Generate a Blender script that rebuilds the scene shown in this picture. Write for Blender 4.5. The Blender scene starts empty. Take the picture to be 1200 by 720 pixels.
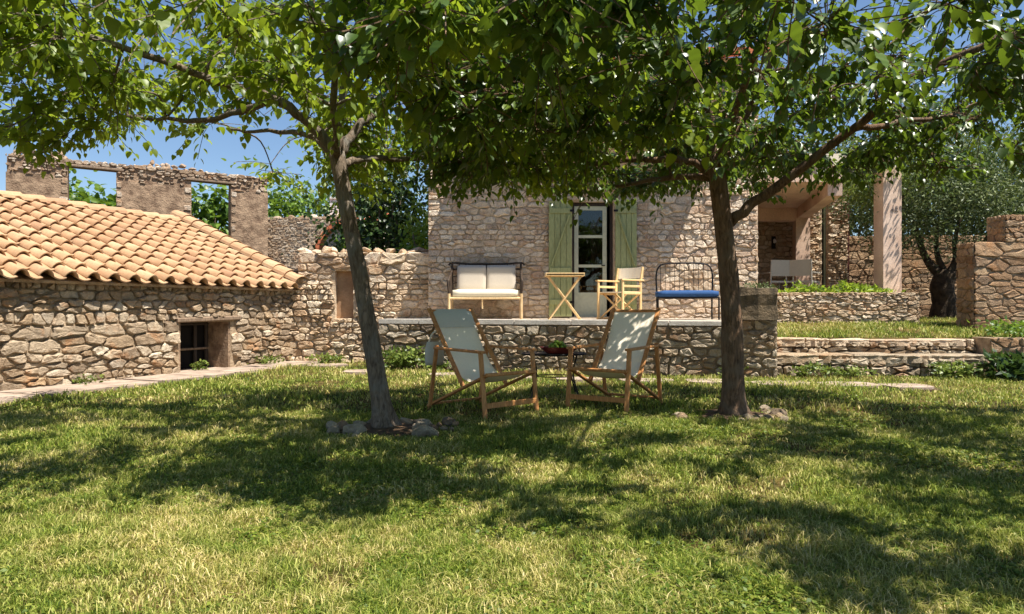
import bpy, math, random
import numpy as np
from mathutils import Vector, Matrix

R = math.radians
scene = bpy.context.scene
COL = scene.collection
random.seed(7)
RNG = np.random.default_rng(7)

# ------------------------------------------------------------------ camera
cam_d = bpy.data.cameras.new('camera')
cam = bpy.data.objects.new('camera', cam_d)
COL.objects.link(cam)
cam.location = (0, 0, 1.0)
cam.rotation_euler = (R(90), 0, 0)
cam_d.sensor_width = 36
cam_d.lens = 24.0
cam_d.shift_y = 0.0017
cam_d.clip_start = 0.05
cam_d.clip_end = 2000
scene.camera = cam

# ------------------------------------------------------------------ sky and sun
SUN_EL, SUN_AZ = R(65), math.atan2(0.86, -0.51)
world = bpy.data.worlds.new('World')
scene.world = world
world.use_nodes = True
wn = world.node_tree.nodes
wl = world.node_tree.links
wn.clear()
wo = wn.new('ShaderNodeOutputWorld')
wb = wn.new('ShaderNodeBackground')
ws = wn.new('ShaderNodeTexSky')
ws.sky_type = 'NISHITA'
ws.sun_disc = False
ws.sun_elevation = SUN_EL
ws.sun_rotation = SUN_AZ
ws.altitude = 0
ws.air_density = 1.0
ws.dust_density = 0.15
ws.ozone_density = 4.0
wl.new(ws.outputs[0], wb.inputs[0])
wb.inputs[1].default_value = 0.07
wl.new(wb.outputs[0], wo.inputs[0])

sun_d = bpy.data.lights.new('sun', 'SUN')
sun_d.energy = 5.0
sun_d.angle = R(0.53)
sun_d.color = (1.0, 0.945, 0.86)
sun = bpy.data.objects.new('sun', sun_d)
COL.objects.link(sun)
S = Vector((math.sin(SUN_AZ) * math.cos(SUN_EL), math.cos(SUN_AZ) * math.cos(SUN_EL), math.sin(SUN_EL)))
sun.rotation_euler = S.to_track_quat('Z', 'Y').to_euler()
sun.location = S * 60

vs = scene.view_settings
vs.view_transform = 'Standard'
vs.look = 'None'
vs.gamma = 1
vs.use_curve_mapping = False
vs.exposure = 1.06
scene.cycles.max_bounces = 8
scene.cycles.transparent_max_bounces = 8


# ------------------------------------------------------------------ materials
def srgb(r, g, b):
    f = lambda c: (c / 255) / 12.92 if c / 255 <= 0.04045 else ((c / 255 + 0.055) / 1.055) ** 2.4
    return (f(r), f(g), f(b), 1)


class NT:
    def __init__(s, name):
        s.m = bpy.data.materials.new(name)
        s.m.use_nodes = True
        s.t = s.m.node_tree
        s.t.nodes.clear()
        s.out = s.n('ShaderNodeOutputMaterial')

    def n(s, k, **kw):
        x = s.t.nodes.new(k)
        for a, b in kw.items():
            setattr(x, a, b)
        return x

    def l(s, a, b):
        s.t.links.new(a, b)

    def noise(s, scale, detail=4, rough=0.6, coord=None, dist=0.0):
        x = s.n('ShaderNodeTexNoise')
        x.inputs['Scale'].default_value = scale
        x.inputs['Detail'].default_value = detail
        x.inputs['Roughness'].default_value = rough
        x.inputs['Distortion'].default_value = dist
        s.l(coord if coord is not None else s.coord(), x.inputs['Vector'])
        return x.outputs[0]

    def coord(s):
        if not hasattr(s, '_c'):
            s._c = s.n('ShaderNodeTexCoord').outputs['Object']
        return s._c

    def pos(s):
        if not hasattr(s, '_g'):
            s._g = s.n('ShaderNodeNewGeometry')
        return s._g.outputs['Position']

    def math(s, op, a, b=None, clamp=False):
        x = s.n('ShaderNodeMath', operation=op, use_clamp=clamp)
        for i, v in enumerate((a, b)):
            if v is None:
                continue
            if isinstance(v, (int, float)):
                x.inputs[i].default_value = v
            else:
                s.l(v, x.inputs[i])
        return x.outputs[0]

    def ramp(s, fac, stops, interp='LINEAR'):
        x = s.n('ShaderNodeValToRGB')
        x.color_ramp.interpolation = interp
        e = x.color_ramp.elements
        while len(e) < len(stops):
            e.new(0.5)
        for el, (p, c) in zip(e, stops):
            el.position = p
            el.color = c
        s.l(fac, x.inputs[0])
        return x.outputs[0]

    def mix(s, fac, a, b, mode='MIX'):
        x = s.n('ShaderNodeMix', data_type='RGBA', blend_type=mode)
        if isinstance(fac, (int, float)):
            x.inputs[0].default_value = fac
        else:
            s.l(fac, x.inputs[0])
        for i, v in ((6, a), (7, b)):
            if isinstance(v, tuple):
                x.inputs[i].default_value = v
            else:
                s.l(v, x.inputs[i])
        return x.outputs[2]

    def rnd(s):
        oi = s.n('ShaderNodeObjectInfo').outputs['Random']
        s.pos()
        isl = s._g.outputs['Random Per Island']
        return s.math('FRACT', s.math('ADD', oi, isl))

    def bump(s, h, strength=0.5, dist=0.02, normal=None):
        x = s.n('ShaderNodeBump')
        x.inputs['Strength'].default_value = strength
        x.inputs['Distance'].default_value = dist
        s.l(h, x.inputs['Height'])
        if normal is not None:
            s.l(normal, x.inputs['Normal'])
        return x.outputs[0]

    def principled(s, col, rough=0.8, normal=None, spec=0.3, metal=0.0):
        p = s.n('ShaderNodeBsdfPrincipled')
        if isinstance(col, tuple):
            p.inputs['Base Color'].default_value = col
        else:
            s.l(col, p.inputs['Base Color'])
        if isinstance(rough, (int, float)):
            p.inputs['Roughness'].default_value = rough
        else:
            s.l(rough, p.inputs['Roughness'])
        p.inputs['Specular IOR Level'].default_value = spec
        p.inputs['Metallic'].default_value = metal
        if normal is not None:
            s.l(normal, p.inputs['Normal'])
        return p

    def done(s, sh):
        s.l(sh.outputs[0] if hasattr(sh, 'outputs') else sh, s.out.inputs[0])
        return s.m


def m_stone(name, cols, bump=0.9, stain=0.5, tint=None, lich=0.25):
    t = NT(name)
    n = len(cols)
    base = t.ramp(t.rnd(), [(i / (n - 1) if n > 1 else 0, c) for i, c in enumerate(cols)])
    P = t.pos()
    big = t.noise(2.6, 3, .55, P)
    mid = t.noise(11, 5, .65, P)
    fine = t.noise(48, 5, .75, P)
    dark = t.ramp(big, [(0.32, (.72, .69, .66, 1)), (0.62, (1.08, 1.06, 1.02, 1))])
    c = t.mix(stain, base, dark, 'MULTIPLY')
    c = t.mix(0.75, c, t.ramp(mid, [(0.28, (.48, .44, .40, 1)), (0.5, (1, 1, 1, 1)), (0.72, (1.22, 1.2, 1.16, 1))]), 'MULTIPLY')
    c = t.mix(0.6, c, t.ramp(fine, [(0.3, (.66, .64, .60, 1)), (0.62, (1.12, 1.12, 1.12, 1))]), 'MULTIPLY')
    # warm iron staining with a shape of its own
    iron = t.ramp(t.noise(4.3, 3, .5, P, .6), [(0.56, (0, 0, 0, 1)), (0.70, (1, 1, 1, 1))])
    c = t.mix(t.math('MULTIPLY', iron, 0.45), c, tint or srgb(176, 122, 76))
    lichen = t.ramp(t.noise(17, 4, .6, P, .3), [(0.63, (0, 0, 0, 1)), (0.70, (1, 1, 1, 1))])
    c = t.mix(t.math('MULTIPLY', lichen, lich), c, srgb(205, 200, 186))
    h = t.math('ADD', t.math('MULTIPLY', mid, 1.0), t.math('MULTIPLY', fine, .6))
    return t.done(t.principled(c, .92, t.bump(h, bump, .045), .2))


def m_rough(name, c1, c2, scale=6, bump=0.5, fine=50, rough=.9, dist=.015, spec=.25):
    t = NT(name)
    P = t.pos()
    a = t.noise(scale, 5, .6, P)
    b = t.noise(fine, 4, .65, P)
    c = t.ramp(a, [(0.33, c1), (0.66, c2)])
    c = t.mix(0.6, c, t.ramp(b, [(0.3, (.72, .71, .70, 1)), (0.65, (1.1, 1.1, 1.1, 1))]), 'MULTIPLY')
    h = t.math('ADD', a, t.math('MULTIPLY', b, .5))
    return t.done(t.principled(c, rough, t.bump(h, bump, dist), spec))


def m_wood(name, c1, c2, rough=.6, spec=.3):
    t = NT(name)
    mp = t.n('ShaderNodeMapping')
    mp.inputs['Scale'].default_value = (14, 14, 3)
    t.l(t.coord(), mp.inputs[0])
    a = t.noise(3, 5, .6, mp.outputs[0], .4)
    c = t.ramp(a, [(0.3, c1), (0.68, c2)])
    r = t.rnd()
    c = t.mix(0.5, c, t.ramp(r, [(0, (.78, .76, .74, 1)), (1, (1.15, 1.13, 1.1, 1))]), 'MULTIPLY')
    return t.done(t.principled(c, rough, t.bump(a, .25, .005), spec))


def m_leaf(name, stops, trans, tfac=.42, rough=.42, spec=.4):
    t = NT(name)
    c = t.ramp(t.rnd(), stops)
    n = t.noise(1.3, 2, .5, t.pos())
    c = t.mix(.6, c, t.ramp(n, [(.35, (.75, .8, .7, 1)), (.65, (1.2, 1.15, 1.0, 1))]), 'MULTIPLY')
    p = t.principled(c, rough, None, spec)
    tr = t.n('ShaderNodeBsdfTranslucent')
    tc = t.mix(.55, c, trans)
    t.l(tc, tr.inputs[0])
    m = t.n('ShaderNodeMixShader')
    m.inputs[0].default_value = tfac
    t.l(p.outputs[0], m.inputs[1])
    t.l(tr.outputs[0], m.inputs[2])
    return t.done(m)


def m_plain(name, c, rough=.6, spec=.3, metal=0, var=.25, scale=20, bump=.1):
    t = NT(name)
    a = t.noise(scale, 4, .6, t.coord())
    cc = t.mix(var, c, t.ramp(a, [(0.3, (.6, .6, .6, 1)), (0.7, (1.25, 1.25, 1.25, 1))]), 'MULTIPLY')
    return t.done(t.principled(cc, rough, t.bump(a, bump, .006), spec, metal))


M = {}
M['shed_stone'] = m_stone('shed_stone', [srgb(140, 122, 102), srgb(196, 178, 154), srgb(164, 142, 116), srgb(214, 200, 178), srgb(152, 134, 114), srgb(186, 160, 128), srgb(172, 158, 140)])
M['lime_stone'] = m_stone('lime_stone', [srgb(218, 198, 170), srgb(194, 168, 138), srgb(232, 216, 192), srgb(206, 178, 146), srgb(178, 152, 124), srgb(224, 206, 182)], lich=.2)
M['house_stone'] = m_stone('house_stone', [srgb(228, 210, 186), srgb(208, 186, 160), srgb(240, 226, 206), srgb(216, 190, 162), srgb(196, 172, 152), srgb(232, 216, 194)], stain=.4, lich=.15)
M['grey_stone'] = m_stone('grey_stone', [srgb(184, 170, 148), srgb(156, 140, 118), srgb(204, 190, 168), srgb(172, 150, 122), srgb(138, 122, 104)], lich=.3)
M['ochre_stone'] = m_stone('ochre_stone', [srgb(160, 128, 98), srgb(182, 150, 118), srgb(138, 108, 82), srgb(194, 166, 134), srgb(150, 126, 104)], stain=.7, lich=.25)
M['ruin_stone'] = m_stone('ruin_stone', [srgb(190, 170, 148), srgb(156, 132, 108), srgb(214, 200, 182), srgb(140, 116, 94)])
M['mortar'] = m_rough('mortar', srgb(134, 114, 92), srgb(184, 162, 134), 7, 1, 40, dist=.03)
M['pale_mortar'] = m_rough('pale_mortar', srgb(184, 160, 132), srgb(216, 196, 168), 7, 1, 40, dist=.03)
M['dark_joint'] = m_rough('dark_joint', srgb(78, 64, 50), srgb(122, 102, 80), 9, .7)
M['brown_render'] = m_rough('brown_render', srgb(112, 90, 72), srgb(172, 146, 120), 4.5, 1, 26, dist=.05)
M['pink_plaster'] = m_rough('pink_plaster', srgb(206, 172, 148), srgb(232, 204, 182), 1.6, .3, 30)
M['cream_plaster'] = m_rough('cream_plaster', srgb(222, 206, 180), srgb(236, 222, 198), 2, .12, 60)
M['orange_plaster'] = m_rough('orange_plaster', srgb(150, 118, 90), srgb(186, 150, 116), 3, .4, 40)
M['paving'] = m_rough('paving', srgb(134, 116, 102), srgb(176, 158, 140), 4, .5, 45)
M['pale_slab'] = m_rough('pale_slab', srgb(156, 142, 124), srgb(188, 174, 156), 4, .5, 45)
M['coping'] = m_rough('coping', srgb(196, 186, 172), srgb(222, 214, 202), 4, .5, 45)
M['moss_stone'] = m_rough('moss_stone', srgb(70, 62, 48), srgb(126, 108, 84), 7, .9, 40, dist=.03)
M['rock'] = m_stone('rock', [srgb(150, 136, 116), srgb(186, 172, 150), srgb(122, 108, 92), srgb(170, 148, 120)])
M['soil'] = m_rough('soil', srgb(58, 44, 32), srgb(104, 82, 60), 12, .9, 60, dist=.02)


def m_bark(name, c1, c2, c3):
    t = NT(name)
    mp = t.n('ShaderNodeMapping')
    mp.inputs['Scale'].default_value = (1, 1, .22)
    t.l(t.pos(), mp.inputs[0])
    a = t.noise(38, 5, .7, mp.outputs[0], .8)
    b = t.noise(5, 4, .6, t.pos(), .5)
    c = t.ramp(a, [(.3, c1), (.62, c2)])
    c = t.mix(t.ramp(b, [(.48, (0, 0, 0, 1)), (.64, (1, 1, 1, 1))]), c, c3)
    c = t.mix(.5, c, t.ramp(a, [(.35, (.6, .58, .56, 1)), (.6, (1.1, 1.1, 1.1, 1))]), 'MULTIPLY')
    return t.done(t.principled(c, .9, t.bump(t.math('ADD', a, t.math('MULTIPLY', b, .6)), 1.0, .03), .2))


M['bark'] = m_bark('bark', srgb(84, 72, 60), srgb(140, 124, 106), srgb(128, 122, 112))
M['bark_b'] = m_bark('bark_b', srgb(78, 62, 48), srgb(136, 108, 84), srgb(122, 104, 86))
M['olive_bark'] = m_rough('olive_bark', srgb(44, 36, 28), srgb(88, 74, 58), 9, 1, 40, dist=.03)
M['teak'] = m_wood('teak', srgb(166, 108, 60), srgb(212, 154, 96), .55)
M['pale_wood'] = m_wood('pale_wood', srgb(206, 168, 112), srgb(232, 200, 148), .55)
M['bamboo'] = m_wood('bamboo', srgb(206, 172, 122), srgb(232, 206, 160), .5)
M['old_wood'] = m_wood('old_wood', srgb(96, 80, 66), srgb(140, 120, 100), .85)
M['dark_wood'] = m_wood('dark_wood', srgb(40, 34, 30), srgb(70, 60, 52), .7)
M['dark_cane'] = m_wood('dark_cane', srgb(42, 34, 28), srgb(76, 62, 50), .6)
M['shutter'] = m_wood('shutter', srgb(142, 148, 98), srgb(168, 172, 122), .65)
M['door_paint'] = m_plain('door_paint', srgb(196, 196, 170), .5)
M['canvas'] = m_plain('canvas', srgb(250, 238, 214), .9, .1, 0, .12, 60, .15)
M['canvas_grey'] = m_plain('canvas_grey', srgb(206, 204, 192), .9, .1, 0, .12, 60, .15)
M['cushion_shaded'] = m_plain('cushion_shaded', srgb(182, 172, 158), .9, .1, 0, .12, 40, .15)  # back cushions darkened in colour to stand for the shade on them
M['cushion_cream'] = m_plain('cushion_cream', srgb(236, 224, 196), .9, .1, 0, .12, 40, .15)
M['blue_cloth'] = m_plain('blue_cloth', srgb(54, 86, 132), .85, .15, 0, .3, 25, .2)
M['iron'] = m_plain('iron', srgb(34, 32, 34), .45, .4, .6, .3, 40, .1)
M['alu'] = m_plain('alu', srgb(176, 168, 156), .5, .4, 0, .15)
M['dish'] = m_plain('dish', srgb(104, 40, 34), .35, .5)
M['grape'] = m_leaf('grape', [(0, srgb(120, 150, 40)), (1, srgb(170, 190, 70))], srgb(190, 210, 80), .25, .3, .5)
M['white_pot'] = m_plain('white_pot', srgb(232, 228, 220), .7)
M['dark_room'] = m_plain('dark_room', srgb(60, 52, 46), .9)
M['curtain'] = m_plain('curtain', srgb(96, 60, 56), .9)
M['pipe'] = m_plain('pipe', srgb(150, 156, 130), .5)


def m_glass():
    t = NT('glass')
    f = t.n('ShaderNodeFresnel')
    f.inputs[0].default_value = 1.6
    tr = t.n('ShaderNodeBsdfTransparent')
    tr.inputs[0].default_value = (.72, .76, .72, 1)
    g = t.n('ShaderNodeBsdfGlossy')
    g.inputs['Roughness'].default_value = .02
    m = t.n('ShaderNodeMixShader')
    t.l(f.outputs[0], m.inputs[0])
    t.l(tr.outputs[0], m.inputs[1])
    t.l(g.outputs[0], m.inputs[2])
    return t.done(m)


M['glass'] = m_glass()


def m_tile():
    t = NT('roof_tile')
    c = t.ramp(t.rnd(), [(0, srgb(174, 138, 104)), (.3, srgb(186, 152, 116)), (.6, srgb(178, 142, 108)), (.85, srgb(194, 164, 128)), (1, srgb(164, 128, 98))])
    P = t.pos()
    a = t.noise(5, 4, .6, P)
    b = t.noise(40, 4, .65, P)
    c = t.mix(.55, c, t.ramp(a, [(.3, (.74, .70, .66, 1)), (.65, (1.08, 1.08, 1.08, 1))]), 'MULTIPLY')
    c = t.mix(.5, c, t.ramp(b, [(.3, (.74, .72, .70, 1)), (.65, (1.1, 1.1, 1.1, 1))]), 'MULTIPLY')
    sp = t.ramp(t.noise(26, 3, .5, P), [(.66, (0, 0, 0, 1)), (.74, (1, 1, 1, 1))])
    c = t.mix(t.math('MULTIPLY', sp, .5), c, srgb(120, 96, 74))
    return t.done(t.principled(c, .85, t.bump(b, .35, .008), .25))


M['tile'] = m_tile()
M['red_tile'] = m_rough('red_tile', srgb(190, 100, 66), srgb(212, 130, 92), 8, .5, 40)


def grass_color(t):
    P = t.pos()
    patch = t.noise(1.1, 3, .6, P, .5)
    small = t.noise(5.5, 3, .6, P, .3)
    v = t.math('ADD', t.math('MULTIPLY', patch, .55), t.math('MULTIPLY', small, .45))
    return t.ramp(v, [(.45, (0, 0, 0, 1)), (.58, (1, 1, 1, 1))])


def m_ground():
    t = NT('lawn_soil')
    P = t.pos()
    a = grass_color(t)
    c = t.mix(a, srgb(62, 58, 28), srgb(112, 94, 56))
    b = t.noise(70, 4, .7, P)
    c = t.mix(.85, c, t.ramp(b, [(.3, (.45, .45, .4, 1)), (.68, (1.15, 1.15, 1.1, 1))]), 'MULTIPLY')
    return t.done(t.principled(c, .95, t.bump(b, 1, .02), .1))


def m_grass():
    t = NT('grass_blade')
    a = grass_color(t)
    r = t.rnd()
    green = t.ramp(r, [(0, srgb(54, 74, 24)), (.4, srgb(104, 124, 40)), (.85, srgb(154, 164, 66)), (1, srgb(196, 186, 110))])
    dry = t.ramp(r, [(0, srgb(96, 112, 38)), (.35, srgb(156, 154, 70)), (.75, srgb(206, 188, 122)), (1, srgb(226, 206, 154))])
    c = t.mix(a, green, dry)
    p = t.principled(c, .6, None, .25)
    tr = t.n('ShaderNodeBsdfTranslucent')
    t.l(t.mix(.4, c, srgb(190, 205, 80)), tr.inputs[0])
    m = t.n('ShaderNodeMixShader')
    m.inputs[0].default_value = .28
    t.l(p.outputs[0], m.inputs[1])
    t.l(tr.outputs[0], m.inputs[2])
    return t.done(m)


M['ground'] = m_ground()
M['grass'] = m_grass()
M['mulberry_a'] = m_leaf('mulberry_a', [(0, srgb(68, 92, 26)), (.5, srgb(98, 122, 36)), (.85, srgb(130, 148, 50)), (1, srgb(158, 168, 66))], srgb(184, 204, 52), .48)
M['mulberry_b'] = m_leaf('mulberry_b', [(0, srgb(46, 68, 26)), (.5, srgb(64, 90, 32)), (.9, srgb(90, 114, 40)), (1, srgb(130, 150, 56))], srgb(150, 178, 46), .32, .36, .5)
M['fig'] = m_leaf('fig', [(0, srgb(58, 84, 28)), (.6, srgb(88, 116, 42)), (1, srgb(120, 146, 58))], srgb(150, 180, 56), .3)
M['bright_leaf'] = m_leaf('bright_leaf', [(0, srgb(84, 112, 34)), (.6, srgb(116, 142, 48)), (1, srgb(150, 168, 66))], srgb(180, 204, 64), .4)
M['dark_leaf'] = m_leaf('dark_leaf', [(0, srgb(34, 52, 28)), (.6, srgb(54, 78, 40)), (1, srgb(84, 106, 58))], srgb(100, 130, 50), .25)
M['olive_leaf'] = m_leaf('olive_leaf', [(0, srgb(58, 70, 42)), (.5, srgb(86, 100, 62)), (1, srgb(136, 146, 106))], srgb(120, 140, 66), .22, .5, .25)
M['herb'] = m_leaf('herb', [(0, srgb(66, 84, 34)), (.6, srgb(98, 116, 50)), (1, srgb(140, 150, 76))], srgb(160, 180, 80), .3)


# ------------------------------------------------------------------ object helpers
def tag(o, label=None, cat=None, group=None, kind=None):
    if label: o['label'] = label
    if cat: o['category'] = cat
    if group: o['group'] = group
    if kind: o['kind'] = kind
    return o


def thing(name, label, cat, loc=(0, 0, 0), rz=0.0, group=None):
    o = bpy.data.objects.new(name, None)
    o.empty_display_size = .1
    COL.objects.link(o)
    o.location = loc
    o.rotation_euler = (0, 0, rz)
    return tag(o, label, cat, group)


def mk(name, V, F, mat, parent=None, smooth=False):
    me = bpy.data.meshes.new(name)
    me.from_pydata([tuple(v) for v in V], [], F)
    me.materials.append(mat)
    if smooth:
        me.polygons.foreach_set('use_smooth', [True] * len(me.polygons))
    me.update()
    o = bpy.data.objects.new(name, me)
    COL.objects.link(o)
    o.parent = parent
    return o


def mk_np(name, V, nper, Ftempl, mat, parent=None):
    """V: (N, nper, 3); Ftempl: faces of one piece -> ONE mesh."""
    N = V.shape[0]
    lens = np.array([len(f) for f in Ftempl])
    flat = np.concatenate([np.array(f) for f in Ftempl])
    loops = (np.arange(N)[:, None] * nper + flat[None, :]).astype(np.int32).ravel()
    tot = np.tile(lens, N).astype(np.int32)
    start = np.concatenate([[0], np.cumsum(tot)[:-1]]).astype(np.int32)
    me = bpy.data.meshes.new(name)
    me.vertices.add(N * nper)
    me.vertices.foreach_set('co', V.astype(np.float32).ravel())
    me.loops.add(len(loops))
    me.loops.foreach_set('vertex_index', loops)
    me.polygons.add(len(tot))
    me.polygons.foreach_set('loop_start', start)
    me.polygons.foreach_set('loop_total', tot)
    me.materials.append(mat)
    me.update(calc_edges=True)
    o = bpy.data.objects.new(name, me)
    COL.objects.link(o)
    o.parent = parent
    return o


class MB:
    def __init__(s):
        s.V, s.F = [], []

    def add(s, V, F):
        k = len(s.V)
        s.V += [tuple(v) for v in V]
        s.F += [tuple(i + k for i in f) for f in F]
        return s

    def box(s, x0, x1, y0, y1, z0, z1):
        return s.add([(x0, y0, z0), (x1, y0, z0), (x1, y1, z0), (x0, y1, z0), (x0, y0, z1), (x1, y0, z1), (x1, y1, z1), (x0, y1, z1)],
                     [(0, 3, 2, 1), (4, 5, 6, 7), (0, 1, 5, 4), (1, 2, 6, 5), (2, 3, 7, 6), (3, 0, 4, 7)])

    def bar(s, p, q, w, h=None, up=(0, 0, 1), ch=.22):
        h = h or w
        p, q = Vector(p), Vector(q)
        d = (q - p).normalized()
        u = Vector(up)
        if abs(d.dot(u)) > .95:
            u = Vector((0, 1, 0))
        a = d.cross(u).normalized()
        b = a.cross(d).normalized()
        c = ch * min(w, h)
        W, H = w / 2, h / 2
        ring = [(W - c, -H), (W, -H + c), (W, H - c), (W - c, H), (-W + c, H), (-W, H - c), (-W, -H + c), (-W + c, -H)]
        V = [p + a * x + b * y for x, y in ring] + [q + a * x + b * y for x, y in ring]
        F = [tuple(range(7, -1, -1)), tuple(range(8, 16))]
        F += [(i, (i + 1) % 8, 8 + (i + 1) % 8, 8 + i) for i in range(8)]
        return s.add(V, F)

    def tube(s, pts, rad, n=8, wob=0.0, cap=True):
        pts = [Vector(p) for p in pts]
        if isinstance(rad, (int, float)):
            rad = [rad] * len(pts)
        V, F = [], []
        ref = None
        for i, p in enumerate(pts):
            d = (pts[min(i + 1, len(pts) - 1)] - pts[max(i - 1, 0)]).normalized()
            if ref is None:
                ref = Vector((1, 0, 0)) if abs(d.x) < .8 else Vector((0, 1, 0))
            a = (ref - d * ref.dot(d)).normalized()
            ref = a
            b = d.cross(a)
            for k in range(n):
                th = 2 * math.pi * k / n
                r = rad[i] * (1 + (random.uniform(-wob, wob) if wob else 0))
                V.append(p + a * (math.cos(th) * r) + b * (math.sin(th) * r))
        for i in range(len(pts) - 1):
            for k in range(n):
                k2 = (k + 1) % n
                F.append((i * n + k, i * n + k2, (i + 1) * n + k2, (i + 1) * n + k))
        if cap:
            F.append(tuple(range(n - 1, -1, -1)))
            F.append(tuple((len(pts) - 1) * n + k for k in range(n)))
        return s.add(V, F)

    def prism(s, poly, y0, y1):
        """poly of (x, z), extruded along y"""
        n = len(poly)
        V = [(x, y0, z) for x, z in poly] + [(x, y1, z) for x, z in poly]
        F = [tuple(range(n)), tuple(range(2 * n - 1, n - 1, -1))]
        F += [((i + 1) % n, i, n + i, n + (i + 1) % n) for i in range(n)]
        return s.add(V, F)

    def slab(s, poly, z0, z1):
        n = len(poly)
        V = [(x, y, z0) for x, y in poly] + [(x, y, z1) for x, y in poly]
        F = [tuple(range(n - 1, -1, -1)), tuple(range(n, 2 * n))]
        F += [(i, (i + 1) % n, n + (i + 1) % n, n + i) for i in range(n)]
        return s.add(V, F)

    def make(s, name, mat, parent=None, smooth=False):
        return mk(name, s.V, s.F, mat, parent, smooth)


def smooth_path(pts, k=4):
    """Catmull-Rom through pts"""
    P = [Vector(p) for p in pts]
    P = [P[0] * 2 - P[1]] + P + [P[-1] * 2 - P[-2]]
    out = []
    for i in range(1, len(P) - 2):
        for j in range(k):
            t = j / k
            a, b, c, d = P[i - 1], P[i], P[i + 1], P[i + 2]
            out.append(.5 * ((2 * b) + (c - a) * t + (2 * a - 5 * b + 4 * c - d) * t * t + (3 * b - a - 3 * c + d) * t ** 3))
    out.append(P[-2].copy())
    return out


# ------------------------------------------------------------------ masonry
def clip(poly, nx, ny, c):
    out = []
    n = len(poly)
    for i in range(n):
        ax, ay = poly[i]
        bx, by = poly[(i + 1) % n]
        da, db = nx * ax + ny * ay - c, nx * bx + ny * by - c
        if da <= 0:
            out.append((ax, ay))
        if (da < 0 < db) or (db < 0 < da):
            t = da / (da - db)
            out.append((ax + t * (bx - ax), ay + t * (by - ay)))
    return out


def area(poly):
    return .5 * sum(poly[i][0] * poly[(i + 1) % len(poly)][1] - poly[(i + 1) % len(poly)][0] * poly[i][1] for i in range(len(poly)))


def rubble(L, H, size, asp=1.7, var=(.55, 1.5), gap=.008, seed=1, z0=0.0):
    """Rubble in rough beds: seeds in uneven, wandering rows, cells by a Voronoi cut; convex polygons (x, z)."""
    rng = random.Random(seed)
    pts = []
    z = 0.0
    mean = size * 1.22
    while z < H:
        h = mean * rng.uniform(.6, 1.7)
        if H - z - h < mean * .5:
            h = H - z
        x = -rng.random() * h
        ph, am = rng.uniform(0, 6.28), h * rng.uniform(.04, .16)
        while x < L + h:
            w = h * asp * (.42 + 1.35 * rng.random() ** 1.6)
            cz = z + h / 2 + am * math.sin(x * 1.7 + ph) + h * rng.uniform(-.09, .09)
            cx = x + w / 2
            if h > mean * .8 and rng.random() < .45:
                k = rng.uniform(.2, .3)
                pts.append((cx + w * rng.uniform(-.12, .12), cz - h * k))
                pts.append((cx + w * rng.uniform(-.2, .05), cz + h * k))
                if w > h * 1.5:
                    pts.append((cx + w * .3, cz + h * k * 1.1))
            else:
                pts.append((cx, cz))
            x += w
        z += h
    P = np.array(pts)
    A = 2.7
    P[:, 0] /= A
    W = L / A
    polys = []
    for i in range(len(P)):
        poly = [(0, 0), (W, 0), (W, H), (0, H)]
        d = np.hypot(*(P - P[i]).T)
        for j in np.argsort(d)[1:22]:
            nx, ny = P[j] - P[i]
            l = d[j]
            if l < 1e-6:
                continue
            c = (P[j] @ P[j] - P[i] @ P[i]) / 2
            g = gap * (abs(ny / l) + abs(nx / l) / A) * rng.uniform(.6, 1.5)
            poly = clip(poly, nx / l, ny / l, c / l - g)
            if len(poly) < 3:
                break
        if len(poly) >= 3 and abs(area(poly)) * A > .0015:
            polys.append([(x * A, q + z0) for x, q in poly])
    return polys


def coursed(L, H, row, width, gap=.012, seed=1, z0=0.0, vr=.3):
    rng = random.Random(seed)
    out = []
    z = 0
    n = max(1, round(H / row))
    hs = [1 + rng.uniform(-vr, vr) for _ in range(n)]
    s = sum(hs)
    for h in hs:
        h = h * H / s
        x = -rng.random() * width * .6
        while x < L:
            w = width * rng.uniform(.5, 1.6)
            a, b = max(0, x), min(L, x + w)
            if b - a > .04:
                if b - a > .1 and h > .14 and rng.random() < .22:
                    k = z + h * rng.uniform(.4, .6)
                    qs = [(z, k), (k, z + h)]
                else:
                    qs = [(z, z + h)]
                for za, zb in qs:
                    j = lambda: rng.uniform(-.012, .012)
                    out.append([(a + gap + j() * .4, za + gap + z0 + abs(j())), (b - gap + j() * .4, za + gap + z0 + abs(j())),
                                (b - gap + j(), zb - gap + z0 - abs(j())), (a + gap + j(), zb - gap + z0 - abs(j()))])
            x += w
        z += h
    return out


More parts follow.
